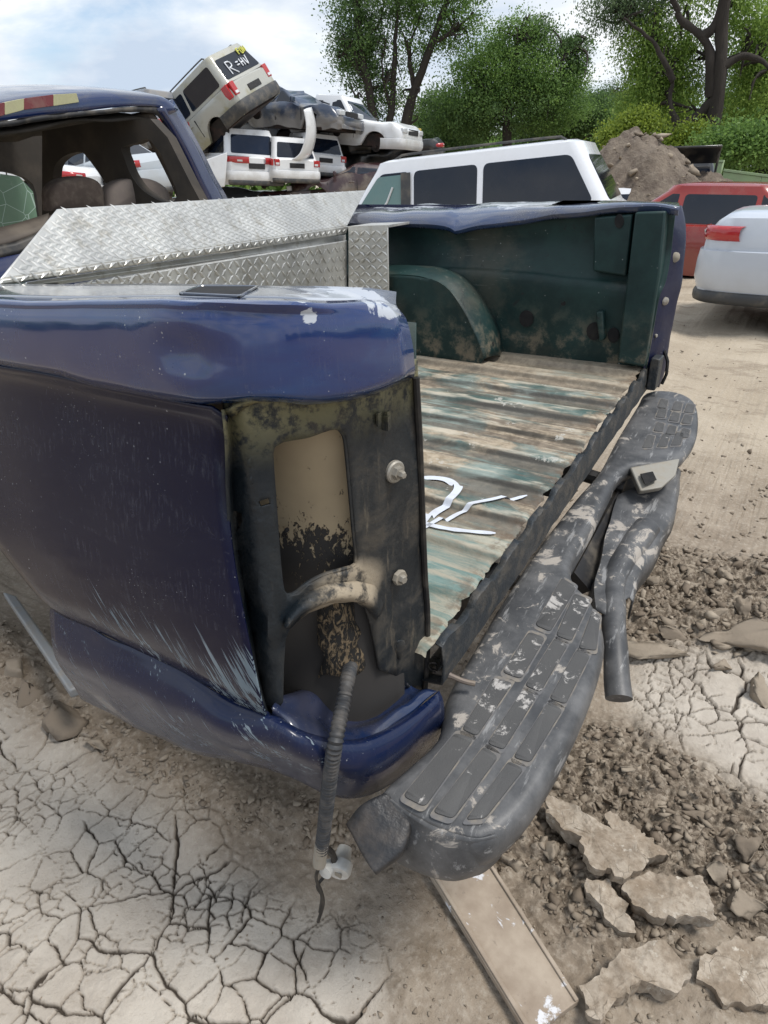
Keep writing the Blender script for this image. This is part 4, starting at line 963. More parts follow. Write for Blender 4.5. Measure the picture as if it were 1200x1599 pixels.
def gap(e, w): return np.clip(1.25-e/np.maximum(w, 1e-5), 0, 1)*np.clip(w/.0012, 0, 1)
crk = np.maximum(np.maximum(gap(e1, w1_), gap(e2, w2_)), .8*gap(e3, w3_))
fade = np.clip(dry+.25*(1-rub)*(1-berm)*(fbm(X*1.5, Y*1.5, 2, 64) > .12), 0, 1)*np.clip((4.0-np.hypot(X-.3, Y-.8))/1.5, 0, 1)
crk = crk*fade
Z = ZG+Hh-.016*np.clip(crk*1.3, 0, 1)+dry*near*(.0012*(1-np.clip(e1/.02, 0, 1))+.003*fbm(X*18, Y*18, 3, 66)+.0012*fbm(X*70, Y*70, 2, 67))
ny, nx = X.shape; idx = np.arange(nx*ny).reshape(ny, nx)
Fq = np.stack([idx[:-1, :-1], idx[:-1, 1:], idx[1:, 1:], idx[1:, :-1]], -1).reshape(-1, 4)
m = MT('yard mud')
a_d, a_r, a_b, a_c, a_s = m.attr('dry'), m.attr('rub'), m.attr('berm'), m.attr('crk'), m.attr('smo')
n = m.noise(5, 8, .65); nf = m.noise(60, 7, .7); ns = m.noise(1.1, 5, .6)
c = m.mix(m.rng(n, .32, .68), (.225, .180, .135), (.330, .275, .215))
c = m.mix(a_d, c, m.mix(m.rng(n, .3, .7), (.42, .37, .315), (.54, .49, .425)))
c = m.mix(m.mul(a_b, .75), c, m.mix(nf, (.14, .105, .075), (.29, .235, .175)))
c = m.mix(m.mul(a_r, .80), c, m.mix(m.rng(nf, .38, .62), (.070, .052, .038), (.27, .22, .165)))
c = m.mix(m.mul(m.mul(m.rng(m.noise(9, 5, .6), .52, .64), a_s), .55), c, (.13, .095, .06))
far_ = m.rng(m.xyz(1), 2.2, 4.2); c = m.mix(m.mul(far_, .9), c, m.mix(m.rng(ns, .35, .65), (.36, .30, .225), (.47, .405, .315)))
c = m.mix(m.mul(m.rng(m.noise(2.2, 8, .7, v=m.map((1, 2.2, 1))), .52, .62), m.mul(far_, .55)), c, (.21, .165, .12))
c = m.mix(m.mul(m.rng(m.noise(28, 8, .75), .60, .72), .45), c, (.17, .13, .095))
c = m.mix(m.mul(m.rng(m.noise(17, 8, .75), .55, .68), .35), c, (.20, .165, .125)); c = m.mix(m.mul(m.rng(nf, .45, .75), .4), c, (.56, .51, .44))
c = m.mix(m.mul(m.rng(a_c, .1, .8), .93), c, (.045, .034, .026))  # darkness of the crack depth painted into the mud colour
m.set(col=c, rough=.93, spec=.25); m.bump(m.math('ADD', m.mul(nf, 1.0), m.mul(m.noise(230, 4, .7), .5)), .9, .006)
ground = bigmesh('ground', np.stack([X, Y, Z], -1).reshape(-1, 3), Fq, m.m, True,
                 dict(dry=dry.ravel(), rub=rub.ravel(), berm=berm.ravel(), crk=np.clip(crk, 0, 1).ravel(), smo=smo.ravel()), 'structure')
def gz(x, y):
    return ZG+float(heights(np.array([[x]]), np.array([[y]]))[0][0, 0])
# ---- loose crumbs and clods
def ico(sub):
    import bmesh
    bm = bmesh.new(); bmesh.ops.create_icosphere(bm, subdivisions=sub, radius=1.0)
    bm.verts.index_update(); V = np.array([v.co[:] for v in bm.verts]); F = np.array([[v.index for v in f.verts] for f in bm.faces]); bm.free(); return V, F
I1, I1F = ico(1); I2, I2F = ico(2); I3, I3F = ico(3)
def rockshape(V, seed, amp=.38, fr=1.1):
    out = []
    for p in V:
        q = Vector(p*fr)+Vector((seed*3.1, seed*1.7, 0)); k = 1+amp*mnoise.noise(q)*1.6+amp*.5*mnoise.noise(q*2.7)
        out.append(p*k)
    out = np.array(out); rs = np.random.default_rng(int(seed*7+3))
    for _ in range(8):                                   # knock flat faces off the lump
        n = rs.normal(0, 1, 3); n /= np.linalg.norm(n); d = rs.uniform(.25, .62); t = np.maximum(0, out@n-d); out = out-t[:, None]*n
    return out*1.6
shapes = [rockshape(I1, i) for i in range(10)]
m = MT('clod'); nf = m.noise(90, 6, .7); t_ = m.attr('tint')
c = m.mix(t_, (.13, .10, .075), (.42, .36, .285)); c = m.mix(m.mul(nf, .6), c, (.20, .16, .12)); m.set(col=c, rough=.95, spec=.2); m.bump(nf, .6, .004); m_clod = m.m
def insidepx(poly, n):
    us = [p[0] for p in poly]; vs = [p[1] for p in poly]; out = []
    while len(out) < n:
        u = rng.uniform(min(us), max(us), n*2); v = rng.uniform(min(vs), max(vs), n*2); ins = np.zeros(len(u), bool); j = len(poly)-1
        for i in range(len(poly)):
            xi, yi = poly[i]; xj, yj = poly[j]; ins ^= ((yi > v) != (yj > v)) & (u < (xj-xi)*(v-yi)/(yj-yi+1e-9)+xi); j = i
        out += list(zip(u[ins], v[ins]))
    return out[:n]
PV, PF, PT = [], [], []; off = 0
RUB_F = ((1040, 480), (1400, 480), (1400, 900), (1000, 860), (1040, 700))
for poly, n, s0, s1, t0, t1 in ((RUB_R, 1500, .003, .022, .1, .95), (RUB_C, 2600, .002, .014, .0, .85), (BERM, 1100, .003, .012, .2, .8), (RUB_F, 500, .004, .016, .2, .8),
                                (DRY_A, 60, .002, .004, .4, .9), (((540, 1350), (900, 1350), (1300, 1500), (1300, 1650), (520, 1650)), 420, .002, .007, .3, .8), (((700, 900), (900, 760), (960, 960), (720, 1340)), 500, .004, .014, .1, .6)):
    P = insidepx(poly, n); W_ = np.array([UZ(u, v, ZG)[:2] for u, v in P]); hz = heights(W_[:, 0][None], W_[:, 1][None])[0][0]
    for (x, y), h in zip(W_, hz):
        s = s0+(s1-s0)*rng.random()**3.6; sh = shapes[rng.integers(10)]; a = rng.uniform(0, 6.28); ca, sa = math.cos(a), math.sin(a)
        q = sh*np.array([rng.uniform(.8, 1.5), rng.uniform(.5, 1), rng.uniform(.25, .8)])*s; q = np.stack([q[:, 0]*ca-q[:, 1]*sa, q[:, 0]*sa+q[:, 1]*ca, q[:, 2]], -1)
        PV.append(q+np.array([x, y, ZG+h+s*.2])); PF.append(I1F+off); off += len(q); PT.append(np.clip(np.full(len(q), rng.uniform(t0, t1)**1.5)+(q[:, 2]/s)*.18, 0, 1))
crumbs = bigmesh('dirt_crumbs', np.concatenate(PV), np.concatenate(PF), m_clod, False, {'tint': np.concatenate(PT)}, 'stuff')
def clod(u, v, s, seed, label, name='dirt_clod', cat='clod', group=None, tint=.6, sq=(1, .8, .65), V0=None, yaw=None):
    w = UZ(u, v, ZG); z = gz(w[0], w[1]); w = UZ(u, v, z+s*.3); V = rockshape(I3, seed+20, .55, 1.25)*np.array(sq)*s
    fine = np.array([1+.16*mnoise.noise(Vector(p*55))+.10*mnoise.noise(Vector(p*140)) for p in V])[:, None]; V = V*fine; a = seed if yaw is None else yaw
    V = np.stack([V[:, 0]*math.cos(a)-V[:, 1]*math.sin(a), V[:, 0]*math.sin(a)+V[:, 1]*math.cos(a), V[:, 2]], -1)
    o = bigmesh(name, V, I3F, m_clod, False, {'tint': np.full(len(V), tint)}); o.location = (w[0], w[1], z+s*.30)
    return tag(o, label, cat, group)
spots = ((1045, 985, .035, 'dirt clod just right of the bent bumper tube'), (1110, 962, .036, 'pale dirt clod in the rubble right of the bumper'), (1160, 950, .030, 'small clod at the right edge of the rubble'),
         (1082, 915, .022, 'small clod below the sandy hollow beyond the bumper'), (1020, 905, .026, 'brown clod beside the hitch step'), (1130, 900, .030, 'clod on the far side of the rubble patch'), (1190, 1085, .045, 'large dirt clod at the right picture edge beside the cracked patch'),
         (1130, 1040, .028, 'clod lying between the flat stone and the clay lump'), (1170, 1330, .030, 'clod among dark crumbs at the lower right edge'), (1075, 1270, .022, 'clod in the dark churned mud right of the curled flakes'),
         (990, 1200, .020, 'crumbly clod in churned mud near the bumper front edge'), (1120, 1360, .026, 'pair-sized clod right of the curled mud flakes'), (860, 1330, .024, 'clod between the bumper corner and the first curled flake'),
         (800, 1350, .022, 'clod close under the bumper corner beside the plank'), (90, 1120, .055, 'large dark clod beside the wheel opening'), (40, 1085, .035, 'brown clod left of the large dark clod'), (150, 1160, .024, 'clod at the foot of the mud bank'),
         (20, 1040, .040, 'clod at the left picture edge behind the fallen trim'), (700, 950, .03, 'clod in the shade under the rear sill'), (1160, 1415, .028, 'grey clod near the bottom right edge'))
for i, (u, v, s, lab) in enumerate(spots): clod(u, v, s, i, lab, group='loose dirt clods around the truck', tint=.25 if 'dark' in lab else rng.uniform(.35, .85))
clod(1175, 1000, .075, 44, 'flat grey stone with a purplish face at the right edge of the rubble', 'flat_stone', 'stone', None, .55, (1.2, .8, .35), yaw=.4)
V0 = I3.copy(); clod(1020, 1020, .070, 51, 'long rolled lump of pale clay beside the bent tube of the bumper', 'clay_lump', 'clay lump', None, .75, (1.25, .36, .32), V0, .42)
# ---- curled mud flakes
m = MT('curled mud flake'); nf = m.noise(70, 7, .7); c = m.mix(m.rng(m.noise(14, 8, .7), .35, .65), (.27, .215, .16), (.44, .38, .31)); c = m.mix(m.mul(m.rng(nf, .45, .65), .6), c, (.19, .15, .11)); c = m.mix(m.rng(m.noise(31, 6, .7), .58, .66), c, (.50, .45, .38))
m.set(col=c, rough=.94, spec=.2); m.bump(m.math('ADD', nf, m.mul(m.rng(m.voro(26, 'DISTANCE_TO_EDGE', v=m.map((1, 1, 1))), .0, .03), m.mul(m.rng(m.noise(7), .5, .6), .35))), .8, .005); m_flake = m.m
def flake(px, lift, tilt, lab, th=.026):
    P = [np.array(UZ(u, v, ZG+.03)) for u, v in px]; P = cr(P, 90, True); c_ = sum(P)/len(P); zb_ = gz(c_[0], c_[1])
    P = [p+np.array([.016*mnoise.noise(Vector(p*32))+.007*mnoise.noise(Vector(p*110)), .016*mnoise.noise(Vector(p*32+np.array([9, 0, 0])))+.007*mnoise.noise(Vector(p*110+np.array([5, 0, 0]))), 0]) for p in P]
    rows = []
    for s, zt in ((.0, 0), (.2, 0), (.4, 0), (.6, 0), (.75, .1), (.87, .3), (.95, .7), (1.0, 1.0)):
        rows.append([np.array([*(c_+(p-c_)*s)[:2], zb_+lift+tilt[0]*(p-c_)[0]*s+tilt[1]*(p-c_)[1]*s+.012*zt*max(0, mnoise.noise(Vector(p*8)))+.009*mnoise.noise(Vector((c_+(p-c_)*s)*22))+.004*mnoise.noise(Vector((c_+(p-c_)*s)*70))]) for p in P])
    rows.append([p+np.array([0, 0, -th])+(c_-p)*.04*np.array([1, 1, 0]) for p in rows[-1]]); rows.append([p*np.array([1, 1, 1])+np.array([0, 0, -th*.8])+(c_-p)*.18*np.array([1, 1, 0]) for p in rows[-1]])
    V, F = grid(rows, True); o = mesh('mud_flake', V, F, m_flake, None, 50); tag(o, lab, 'mud flake', 'curled mud flakes at the lower right'); return o
flake(((846, 1258), (882, 1262), (935, 1298), (978, 1328), (1000, 1374), (985, 1394), (955, 1388), (918, 1372), (903, 1332), (868, 1300)), .055, (.10, -.12), 'curled mud flake with small cracks, nearest the bumper corner')
flake(((944, 1282), (985, 1308), (1036, 1345), (1028, 1356), (1000, 1350), (975, 1330), (950, 1305)), .065, (-.1, .15), 'narrow mud flake along the right side of the cracked one')
flake(((974, 1388), (1010, 1372), (1060, 1384), (1098, 1388), (1106, 1456), (1062, 1448), (1022, 1446), (992, 1425)), .06, (.12, -.10), 'broad pale mud flake with a hollow under its near edge')
flake(((912, 1378), (945, 1388), (972, 1410), (992, 1462), (962, 1458), (930, 1415)), .045, (0, .1), 'small low mud flake below the cracked one')
flake(((905, 1560), (940, 1520), (1000, 1488), (1045, 1500), (1068, 1548), (1050, 1566), (1000, 1545), (950, 1570), (925, 1600)), .05, (.05, .12), 'pale mud flake at the bottom edge right of the plank')
flake(((1090, 1500), (1150, 1470), (1230, 1480), (1240, 1560), (1160, 1570), (1110, 1545)), .035, (0, .08), 'low flat mud flake in the bottom right corner')
# ---- plank
m = MT('mud-caked board'); nf = m.noise(40, 7, .7); c = m.mix(m.rng(m.noise(9, 7, .65), .3, .7), (.26, .205, .155), (.40, .335, .265))
k = m.rng(m.noise(13, 7, .65, dist=.4), .60, .64); c = m.mix(k, c, (.62, .62, .64)); c = m.mix(m.mul(m.rng(nf, .6, .7), .5), c, (.13, .10, .08))
m.set(col=c, rough=.8); m.bump(m.math('ADD', nf, k), .3, .003); m_plank = m.m
zb_ = gz(*UZ(760, 1450, ZG)[:2]); zp = zb_+.030
q = [UZ(u, v, zp) for u, v in ((640, 1312), (736, 1298), (905, 1562), (826, 1618))]
pl = thing('board', 'dirty flat board with flaking white paint sticking out from under the bumper corner', 'board', tuple((q[0]+q[2])/2-np.array([0, 0, .03])))
V, F = prism(q, (0, 0, -.018)); mesh('board_face', warp(V, .002, 9), F, m_plank, pl, 30, bevel=.002)
for a, b in ((q[0], q[3]), (q[1], q[2])):
    d_ = (b-a); d_ /= np.linalg.norm(d_); s_ = np.cross(d_, [0, 0, 1]); s_ = s_ if np.dot(s_, (q[1]+q[2]-q[0]-q[3])) * (1 if a is q[0] else -1) > 0 else -s_
    V, F = prism([a+s_*.002, a+s_*.010, b+s_*.010, b+s_*.002], (0, 0, .006)); mesh('raised_edge', V, F, m_plank, pl, 30, bevel=.0015)

# ================================================================== vehicles
def carpaint(name, col, rough=.25, dirt=.35, dcol=(.30, .26, .20)):
    m = MT(name); n = m.noise(1.6, 7, .65); n2 = m.noise(12, 5, .6); low = m.rng(m.xyz(2), .9, .25)
    f = m.mul(m.rng(m.math('ADD', n, m.mul(low, .22)), .50, .72), dirt); c = m.mix(f, col, dcol); c = m.mix(m.mul(n2, .12), c, tuple(x*.5 for x in col))
    m.set(col=c, rough=m.fmix(f, rough, .8), coat=.6, coatr=.08, spec=.5); return m.m
P_WHITE = carpaint('white car paint', (.74, .75, .76)); P_WHITE2 = carpaint('clean white car paint', (.76, .78, .82), dirt=.12); P_SILV = carpaint('silver car paint', (.44, .48, .52), .3, .15)
P_SILV2 = carpaint('pale silver paint', (.52, .56, .62), .3, .12); P_GOLD = carpaint('champagne paint', (.40, .40, .36), .35, .7, (.26, .23, .10)); P_GREY = carpaint('grey paint', (.15, .16, .18), .3, .5)
P_BEIGE = carpaint('dusty white paint', (.50, .50, .46), .5, .7, (.28, .24, .18)); P_BLUE = carpaint('dark blue grey paint', (.035, .05, .085), .3, .5); P_MAR = carpaint('maroon paint', (.035, .012, .014), .4, .5)
P_RED = carpaint('red car paint', (.26, .016, .010), .25, .20); P_BLK = carpaint('black car paint', (.012, .013, .015), .3, .3)
M_GL = simple('tinted glass', (.006, .010, .020), .05, 0, .02, 4, coat=.0); M_GL2 = simple('greenish window glass', (.11, .20, .19), .08, 0, .10, 4, coat=.6)
M_TAIL = simple('red lamp', (.42, .015, .02), .15, 0, .1, coat=.6); M_CLR = simple('clear lamp', (.62, .64, .66), .15, 0, .1, coat=.6); M_TRIM = simple('charcoal trim', (.045, .047, .050), .55, 0, .3, 6)
M_TYRE = simple('tyre rubber', (.020, .020, .021), .85, 0, .5, 8); M_RIM = simple('alloy rim', (.45, .46, .48), .35, .7, .2); M_UND = simple('grimy underbody', (.022, .018, .016), .9, 0, .6, 4, dcol=(.08, .04, .03))
M_CHAL = simple('paint pen white', (.75, .78, .82), .7, 0, .05); M_CHY = simple('paint pen yellow', (.62, .62, .12), .7, 0, .05); M_SEAM = simple('panel gap', (.02, .02, .022), .8, 0, .05)
SPEC = {
 'suv':  dict(L=4.75, W=1.88, H=1.80, belt=1.12, sill=.36, prof=((-1, 1.06), (-.9, 1.10), (.35, 1.10), (.50, 1.06), (.9, .98), (1, .80)), wb=1.05, wt=.45, rt=-2.15, rb=-2.32, xf=1.45, xr=-1.35, r=.36, tum=.14),
 'big':  dict(L=5.20, W=2.00, H=1.93, belt=1.20, sill=.45, prof=((-1, 1.16), (-.9, 1.20), (.30, 1.20), (.45, 1.18), (.92, 1.10), (1, .95)), wb=1.20, wt=.62, rt=-2.12, rb=-2.52, xf=1.65, xr=-1.45, r=.40, tum=.13),
 'van':  dict(L=5.05, W=1.95, H=1.75, belt=1.08, sill=.30, prof=((-1, 1.02), (-.9, 1.08), (.35, 1.08), (.60, 1.02), (.9, .88), (1, .70)), wb=1.75, wt=.85, rt=-2.20, rb=-2.48, xf=1.55, xr=-1.45, r=.34, tum=.17),
 'sedan': dict(L=4.70, W=1.80, H=1.45, belt=.95, sill=.28, prof=((-1, .90), (-.93, 1.02), (-.55, 1.03), (-.2, .96), (.35, .95), (.5, .93), (.9, .80), (1, .62)), wb=1.05, wt=.35, rt=-.95, rb=-1.68, xf=1.42, xr=-1.30, r=.32, tum=.20),
 'hatch': dict(L=4.10, W=1.75, H=1.60, belt=1.00, sill=.30, prof=((-1, .98), (-.9, 1.02), (.35, 1.0), (.5, .96), (.9, .85), (1, .68)), wb=1.10, wt=.45, rt=-1.75, rb=-1.98, xf=1.30, xr=-1.20, r=.31, tum=.15),
 'pickup': dict(L=5.40, W=1.95, H=1.82, belt=1.16, sill=.42, prof=((-1, 1.10), (-.98, 1.12), (.25, 1.14), (.38, 1.12), (.88, 1.06), (1, .88)), wb=1.05, wt=.50, rt=-.55, rb=-.75, xf=1.75, xr=-1.55, r=.38, tum=.14)}
def car(kind, name, label, cat, paint_m, wheels=(1, 1, 1, 1), crush=0.0, seed=0, glass=None, group=None, windows=True, tail=True, front=True, dent=0.0):
    s = dict(SPEC[kind]); L, Wd, H, zb, zs = s['L'], s['W'], s['H'], s['belt'], s['sill']; H = H-crush; g = glass or M_GL
    root = thing(name, label, cat, (0, 0, 0), group)
    px = [p[0]*L/2 for p in s['prof']]; pz = [p[1] for p in s['prof']]
    def top(x): return float(np.interp(x, px, pz))
    def hwid(x):
        e = max(0, (abs(x)-(L/2-.55))/.55); return Wd/2*(1-.13*e*e*e)
    ra = s['r']+.06; rows = []; xs = np.unique(np.concatenate([np.linspace(-L/2, L/2, 61), [-L/2+.03, L/2-.03]]))
    for x in xs:
        e = max(0, (abs(x)-(L/2-.06))/.06); w = hwid(x)-.03*e; T = top(x)-.05*e; b = zs+.10*e
        for xw in (s['xf'], s['xr']):
            dx = abs(x-xw)
            if dx < ra: b = max(b, s['r']*.95+math.sqrt(ra*ra-dx*dx))
        T2 = max(T, b+.10)
        def zz(t): return b+(T2-b)*t
        ring = [(w-.10, b+.01), (w-.012, b), (w+.004, max(b+.015, zs+.16) if b < .6 else b+.015), (w+.012, zz(.45)), (w+.004, zz(.62)), (w-.012, zz(.80)), (w-.05, T2-.035), (w-.12, T2), (w*.5, T2+.018), (0, T2+.026)]
        rows.append([np.array([x, y, z]) for y, z in ring]+[np.array([x, -y, z]) for y, z in ring[-2::-1]])
    V, F = grid(rows); n = len(rows[0]); F.append(tuple(range(n))); F.append(tuple(range(len(V)-n, len(V)))[::-1])
    if dent: V = warp(V, dent, 1.6, seed)
    mesh('body', V, F, paint_m, root, 38, world=False)
    V, F = box((0, 0, zs+.16), (L-.5, Wd-.34, .34)); mesh('underbody', V, F, M_UND, root, 30, world=False)
    # cabin shell
    def hw(t): return Wd/2-.07-s['tum']*t
    def xf(t): return s['wb']+(s['wt']-s['wb'])*t
    def xr(t): return s['rb']+(s['rt']-s['rb'])*t
    def lev(t, z, ins=0.0, rc=.16):
        a, b, w = xf(t)-ins*1.5, xr(t)+ins*1.5, hw(t)-ins; out = []
        for cx, cy, a0 in ((a-rc, w-rc, 0), (b+rc, w-rc, 90), (b+rc, -w+rc, 180), (a-rc, -w+rc, 270)):
            for k in range(5):
                an = math.radians(a0+k*22.5); out.append(np.array([cx+rc*math.cos(an), cy+rc*math.sin(an), z+(.012 if z > H-.08 else 0)]))
        return out
    rowz = [lev(t, zb-.04+(H-zb-.02)*t) for t in (0, .2, .4, .6, .8, .92)]+[lev(.96, H-.035, .02), lev(1, H-.012, .06), lev(1, H, .14), lev(1, H+.008, .40)]
    V, F = grid(rowz, True); F.append(tuple(range(len(V)-20, len(V))))
    if dent: V = warp(V, dent, 1.6, seed)
    mesh('cabin', V, F, paint_m, root, 40, world=False)
    def Zt(t): return zb-.04+(H-zb-.02)*t
    def sw(x0, x1, x0t, x1t, sd, nm='side_window', t0=.10, t1=.86, mt=None):
        q = [np.array([x0, sd*(hw(t0)+.004), Zt(t0)]), np.array([x1, sd*(hw(t0)+.004), Zt(t0)]), np.array([x1t, sd*(hw(t1)+.004), Zt(t1)]), np.array([x0t, sd*(hw(t1)+.004), Zt(t1)])]
        q = rrect(q, .14, 4)
        if dent: q = warp(q, dent, 1.6, seed)
        V, F = prism(q, (0, -sd*.012, 0)); mesh(nm, V, F, mt or g, root, None, world=False)
    if windows:
        a, b = xf(.10)-.16, xr(.10)+.14; at, bt = xf(.86)-.16, xr(.86)+.14
        cuts = {'sedan': (.15, -.85), 'pickup': (.12,), 'hatch': (.1, -.85), 'suv': (.1, -.85), 'big': (.10, -.86), 'van': (.25, -.95)}[kind]
        for sd in (1, -1):
            xs_ = [a]+list(cuts)+[b]; xt_ = [at]+list(cuts)+[bt]
            for i in range(len(xs_)-1): sw(xs_[i]-(.04 if i else 0), xs_[i+1]+.04, xt_[i]-(.04 if i else 0), xt_[i+1]+.04, sd)
        for nm, fx, sg_ in (('windshield', xf, 1), ('rear_window', xr, -1)):
            q = [np.array([fx(t)+sg_*.006, y*(hw(t)-.13), Zt(t)]) for t, y in ((.10, -1), (.10, 1), (.84, 1), (.84, -1))]; q = rrect(q, .12, 4)
            if dent: q = warp(q, dent, 1.6, seed)
            V, F = prism(q, (-sg_*.012, 0, 0)); mesh(nm, V, F, g, root, None, world=False)
    def wrap(end, s0, s1, z0, z1, o, nm, mt, par, tuck=.0, sides=(1, -1)):
        pth = cr([(L/2-.75, Wd/2+.004), (L/2-.45, Wd/2), (L/2-.22, Wd/2*.97), (L/2-.07, Wd/2*.90), (L/2+.015, Wd/2*.74), (L/2+.035, Wd/2*.4), (L/2+.04, 0)], 40)
        half = pth[int(s0*39):int(s1*39)+1]
        def rws(h): return [[np.array([end*p[0], p[1], z])+np.array([end*.75, .0, 0])*q+np.array([0, (1 if p[1] > 0 else -1)*q*.8, 0]) for p in h] for z, q in ((z0, o-.05-tuck), (z0+.03*(z1-z0)/.2, o-.012-tuck), (z0*.6+z1*.4, o), (z0*.25+z1*.75, o), (z1-.01, o-.012), (z1, o-.05))]
        if s1 >= 1:
            h = half+[np.array([p[0], -p[1]]) for p in half[-2::-1]]; return mesh(nm, *grid(rws(h)), mt, par, 50, world=False)
        for sd in sides:
            h = [np.array([p[0], sd*p[1]]) for p in half]; last = mesh(nm, *grid(rws(h)), mt, par, 50, world=False)
        return last
    root['wr'] = 0
    if kind == 'sedan' and tail:
        wrap(-1, .30, .70, .78, .92, .022, 'tail_light', M_TAIL, root); wrap(-1, .52, .62, .84, .89, .028, 'reversing_lamp', M_CLR, root)
        wrap(-1, 0, 1, .30, .72, .045, 'rear_bumper', paint_m, root, .03); wrap(-1, .03, 1, .24, .36, .028, 'lower_valance', M_TRIM, root)
    elif tail:
        if kind == 'van': wrap(-1, .22, .86, .86, 1.03, .028, 'tail_light', M_TAIL, root); wrap(-1, .62, .74, .89, .96, .034, 'reversing_lamp', M_CLR, root)
        for sd in ((1, -1) if kind != 'van' else ()):
            if kind in ('suv', 'big', 'van', 'hatch', 'pickup'):
                wd_, h0, h1 = .17, .78, min(zb-.03, 1.12)
            else: wd_, h0, h1 = .34, .74, .92
            V, F = join(box((-L/2+.05, sd*(Wd/2-.13-wd_/2+.02), (h0+h1)/2), (.12, wd_, h1-h0)), box((-L/2+.16, sd*(Wd/2-.055), (h0+h1)/2), (.20, .06, h1-h0)))
            tl = mesh('tail_light', V, F, M_TAIL, root, 30, world=False, bevel=.012)
            mesh('reversing_lamp', *box((-L/2-.012, sd*(Wd/2-.13-wd_/2+.02), h0+.06), (.02, wd_*.7, .06)), M_CLR, tl, None, world=False)
        wrap(-1, 0, 1, .36, .66, .06, 'rear_bumper', paint_m if kind in ('van', 'hatch') else M_TRIM, root, .02)
        if kind in ('van', 'hatch'): wrap(-1, .45, 1, .30, .44, .05, 'lower_valance', M_TRIM, root)
        V, F = box((-L/2-.005, 0, .80), (.03, .52, .14)); mesh('licence_plate', V, F, M_SEAM, root, 30, world=False, bevel=.005)
    if front:
        for sd in (1, -1):
            V, F = box((L/2-.07, sd*(Wd/2-.30), .72 if kind == 'sedan' else .84), (.16, .34, .15)); mesh('headlight', V, F, M_CLR, root, 30, world=False, bevel=.03)
        V, F = box((L/2-.01, 0, .70 if kind == 'sedan' else .82), (.04, Wd*.42, .16)); mesh('grille', V, F, M_SEAM, root, 30, world=False, bevel=.01)
        wrap(1, 0, 1, .32, .62, .05, 'front_bumper', paint_m, root, .02)
    for sd in (1, -1):
        for x in ((-.85, .15, 1.08) if kind not in ('pickup',) else (-.72, .12, 1.02)):
            V, F = box((x, sd*(Wd/2+.004), (zs+.2+zb-.14)/2), (.012, .03, zb-.14-zs-.2)); mesh('door_gap', V, F, M_SEAM, root, None, world=False)
        for x in (-.62, .32): mesh('door_handle', *box((x, sd*(Wd/2+.022), zb-.20), (.16, .035, .03)), paint_m, root, 30, world=False, bevel=.008)
    for i, (xw, sd) in enumerate(((s['xf'], 1), (s['xf'], -1), (s['xr'], 1), (s['xr'], -1))):
        c0 = np.array([xw, sd*(Wd/2-.13), s['r']])
        if wheels[i]:
            r = s['r']; w = mesh('wheel', *lathe(c0, (0, sd, 0), [(r*.62, -.10), (r*.96, -.10), (r, -.07), (r, .07), (r*.96, .10), (r*.66, .11), (r*.62, .08)], 28), M_TYRE, root, 40, world=False)
            mesh('rim', *lathe(c0, (0, sd, 0), [(r*.63, .085), (r*.58, .06), (r*.2, .07), (0, .085)], 20), M_RIM, w, 40, world=False)
        else:
            mesh('brake_disc', *lathe(c0*np.array([1, .94, 1]), (0, sd, 0), [(0, -.05), (.14, -.04), (.15, .02), (.06, .03), (.05, .09), (0, .09)], 16), M_UND, root, 40, world=False)
    if kind in ('big', 'suv', 'van'):
        for sd in (1, -1):
            y = sd*(hw(1)-.10); z = H+.045; P = cr([(s['wt']-.25, y, H), (s['wt']-.33, y, z), (-.6, y, z+.01), (s['rt']+.28, y, z), (s['rt']+.2, y, H)], 16); mesh('roof_rail', *tube(P, .017, 6), M_TRIM, root, world=False)
    for sd in (1, -1):
        V, F = box((s['wb']-.22, sd*(Wd/2+.08), zb+.07), (.10, .20, .15)); mesh('door_mirror', V, F, M_TRIM if kind != 'sedan' else paint_m, root, 30, world=False, bevel=.03)
    root['spec'] = kind
    return root
def place(root, u, v, R, la, head=0.0, tilt=0.0, pitch=0.0, roll=0.0, sc=1.0, absol=None):
    """local point `la` goes to the sight line (u,v) at horizontal distance R; head: forward turned left of the line of sight, degrees"""
    A = PH(u, v, R); d = np.array([A[0]-CAM[0], A[1]-CAM[1]]); az = math.atan2(d[1], d[0])
    h = az+math.radians(head) if absol is None else math.radians(absol)
    Rv = Matrix.Rotation(math.radians(tilt), 4, Vector((-d[0], -d[1], 0)).normalized())
    Rm = Rv @ Matrix.Rotation(h, 4, 'Z') @ Matrix.Rotation(math.radians(-pitch), 4, 'Y') @ Matrix.Rotation(math.radians(roll), 4, 'X') @ Matrix.Scale(sc, 4)
    root.matrix_world = Matrix.Translation(Vector(A)) @ Rm @ Matrix.Translation(-Vector(la)); del root['spec']; del root['wr']
    return root
def strokes(root, paths, mat, name='window_writing', w=.016):
    V, F = [], []
    for P in paths:
        V, F = join((V, F), tube(cr(P, 10) if len(P) > 2 else P, w, 5))
    return mesh(name, V, F, mat, root, world=False)
# the parked white SUV behind the far bedside
c = car('big', 'parked_suv', 'large white SUV with dark rear windows and roof rails parked behind the truck bed', 'SUV', P_WHITE2)
place(c, 903, 217, 9.3, (-2.06, .74, 1.93), absol=180+9, tilt=4.0)
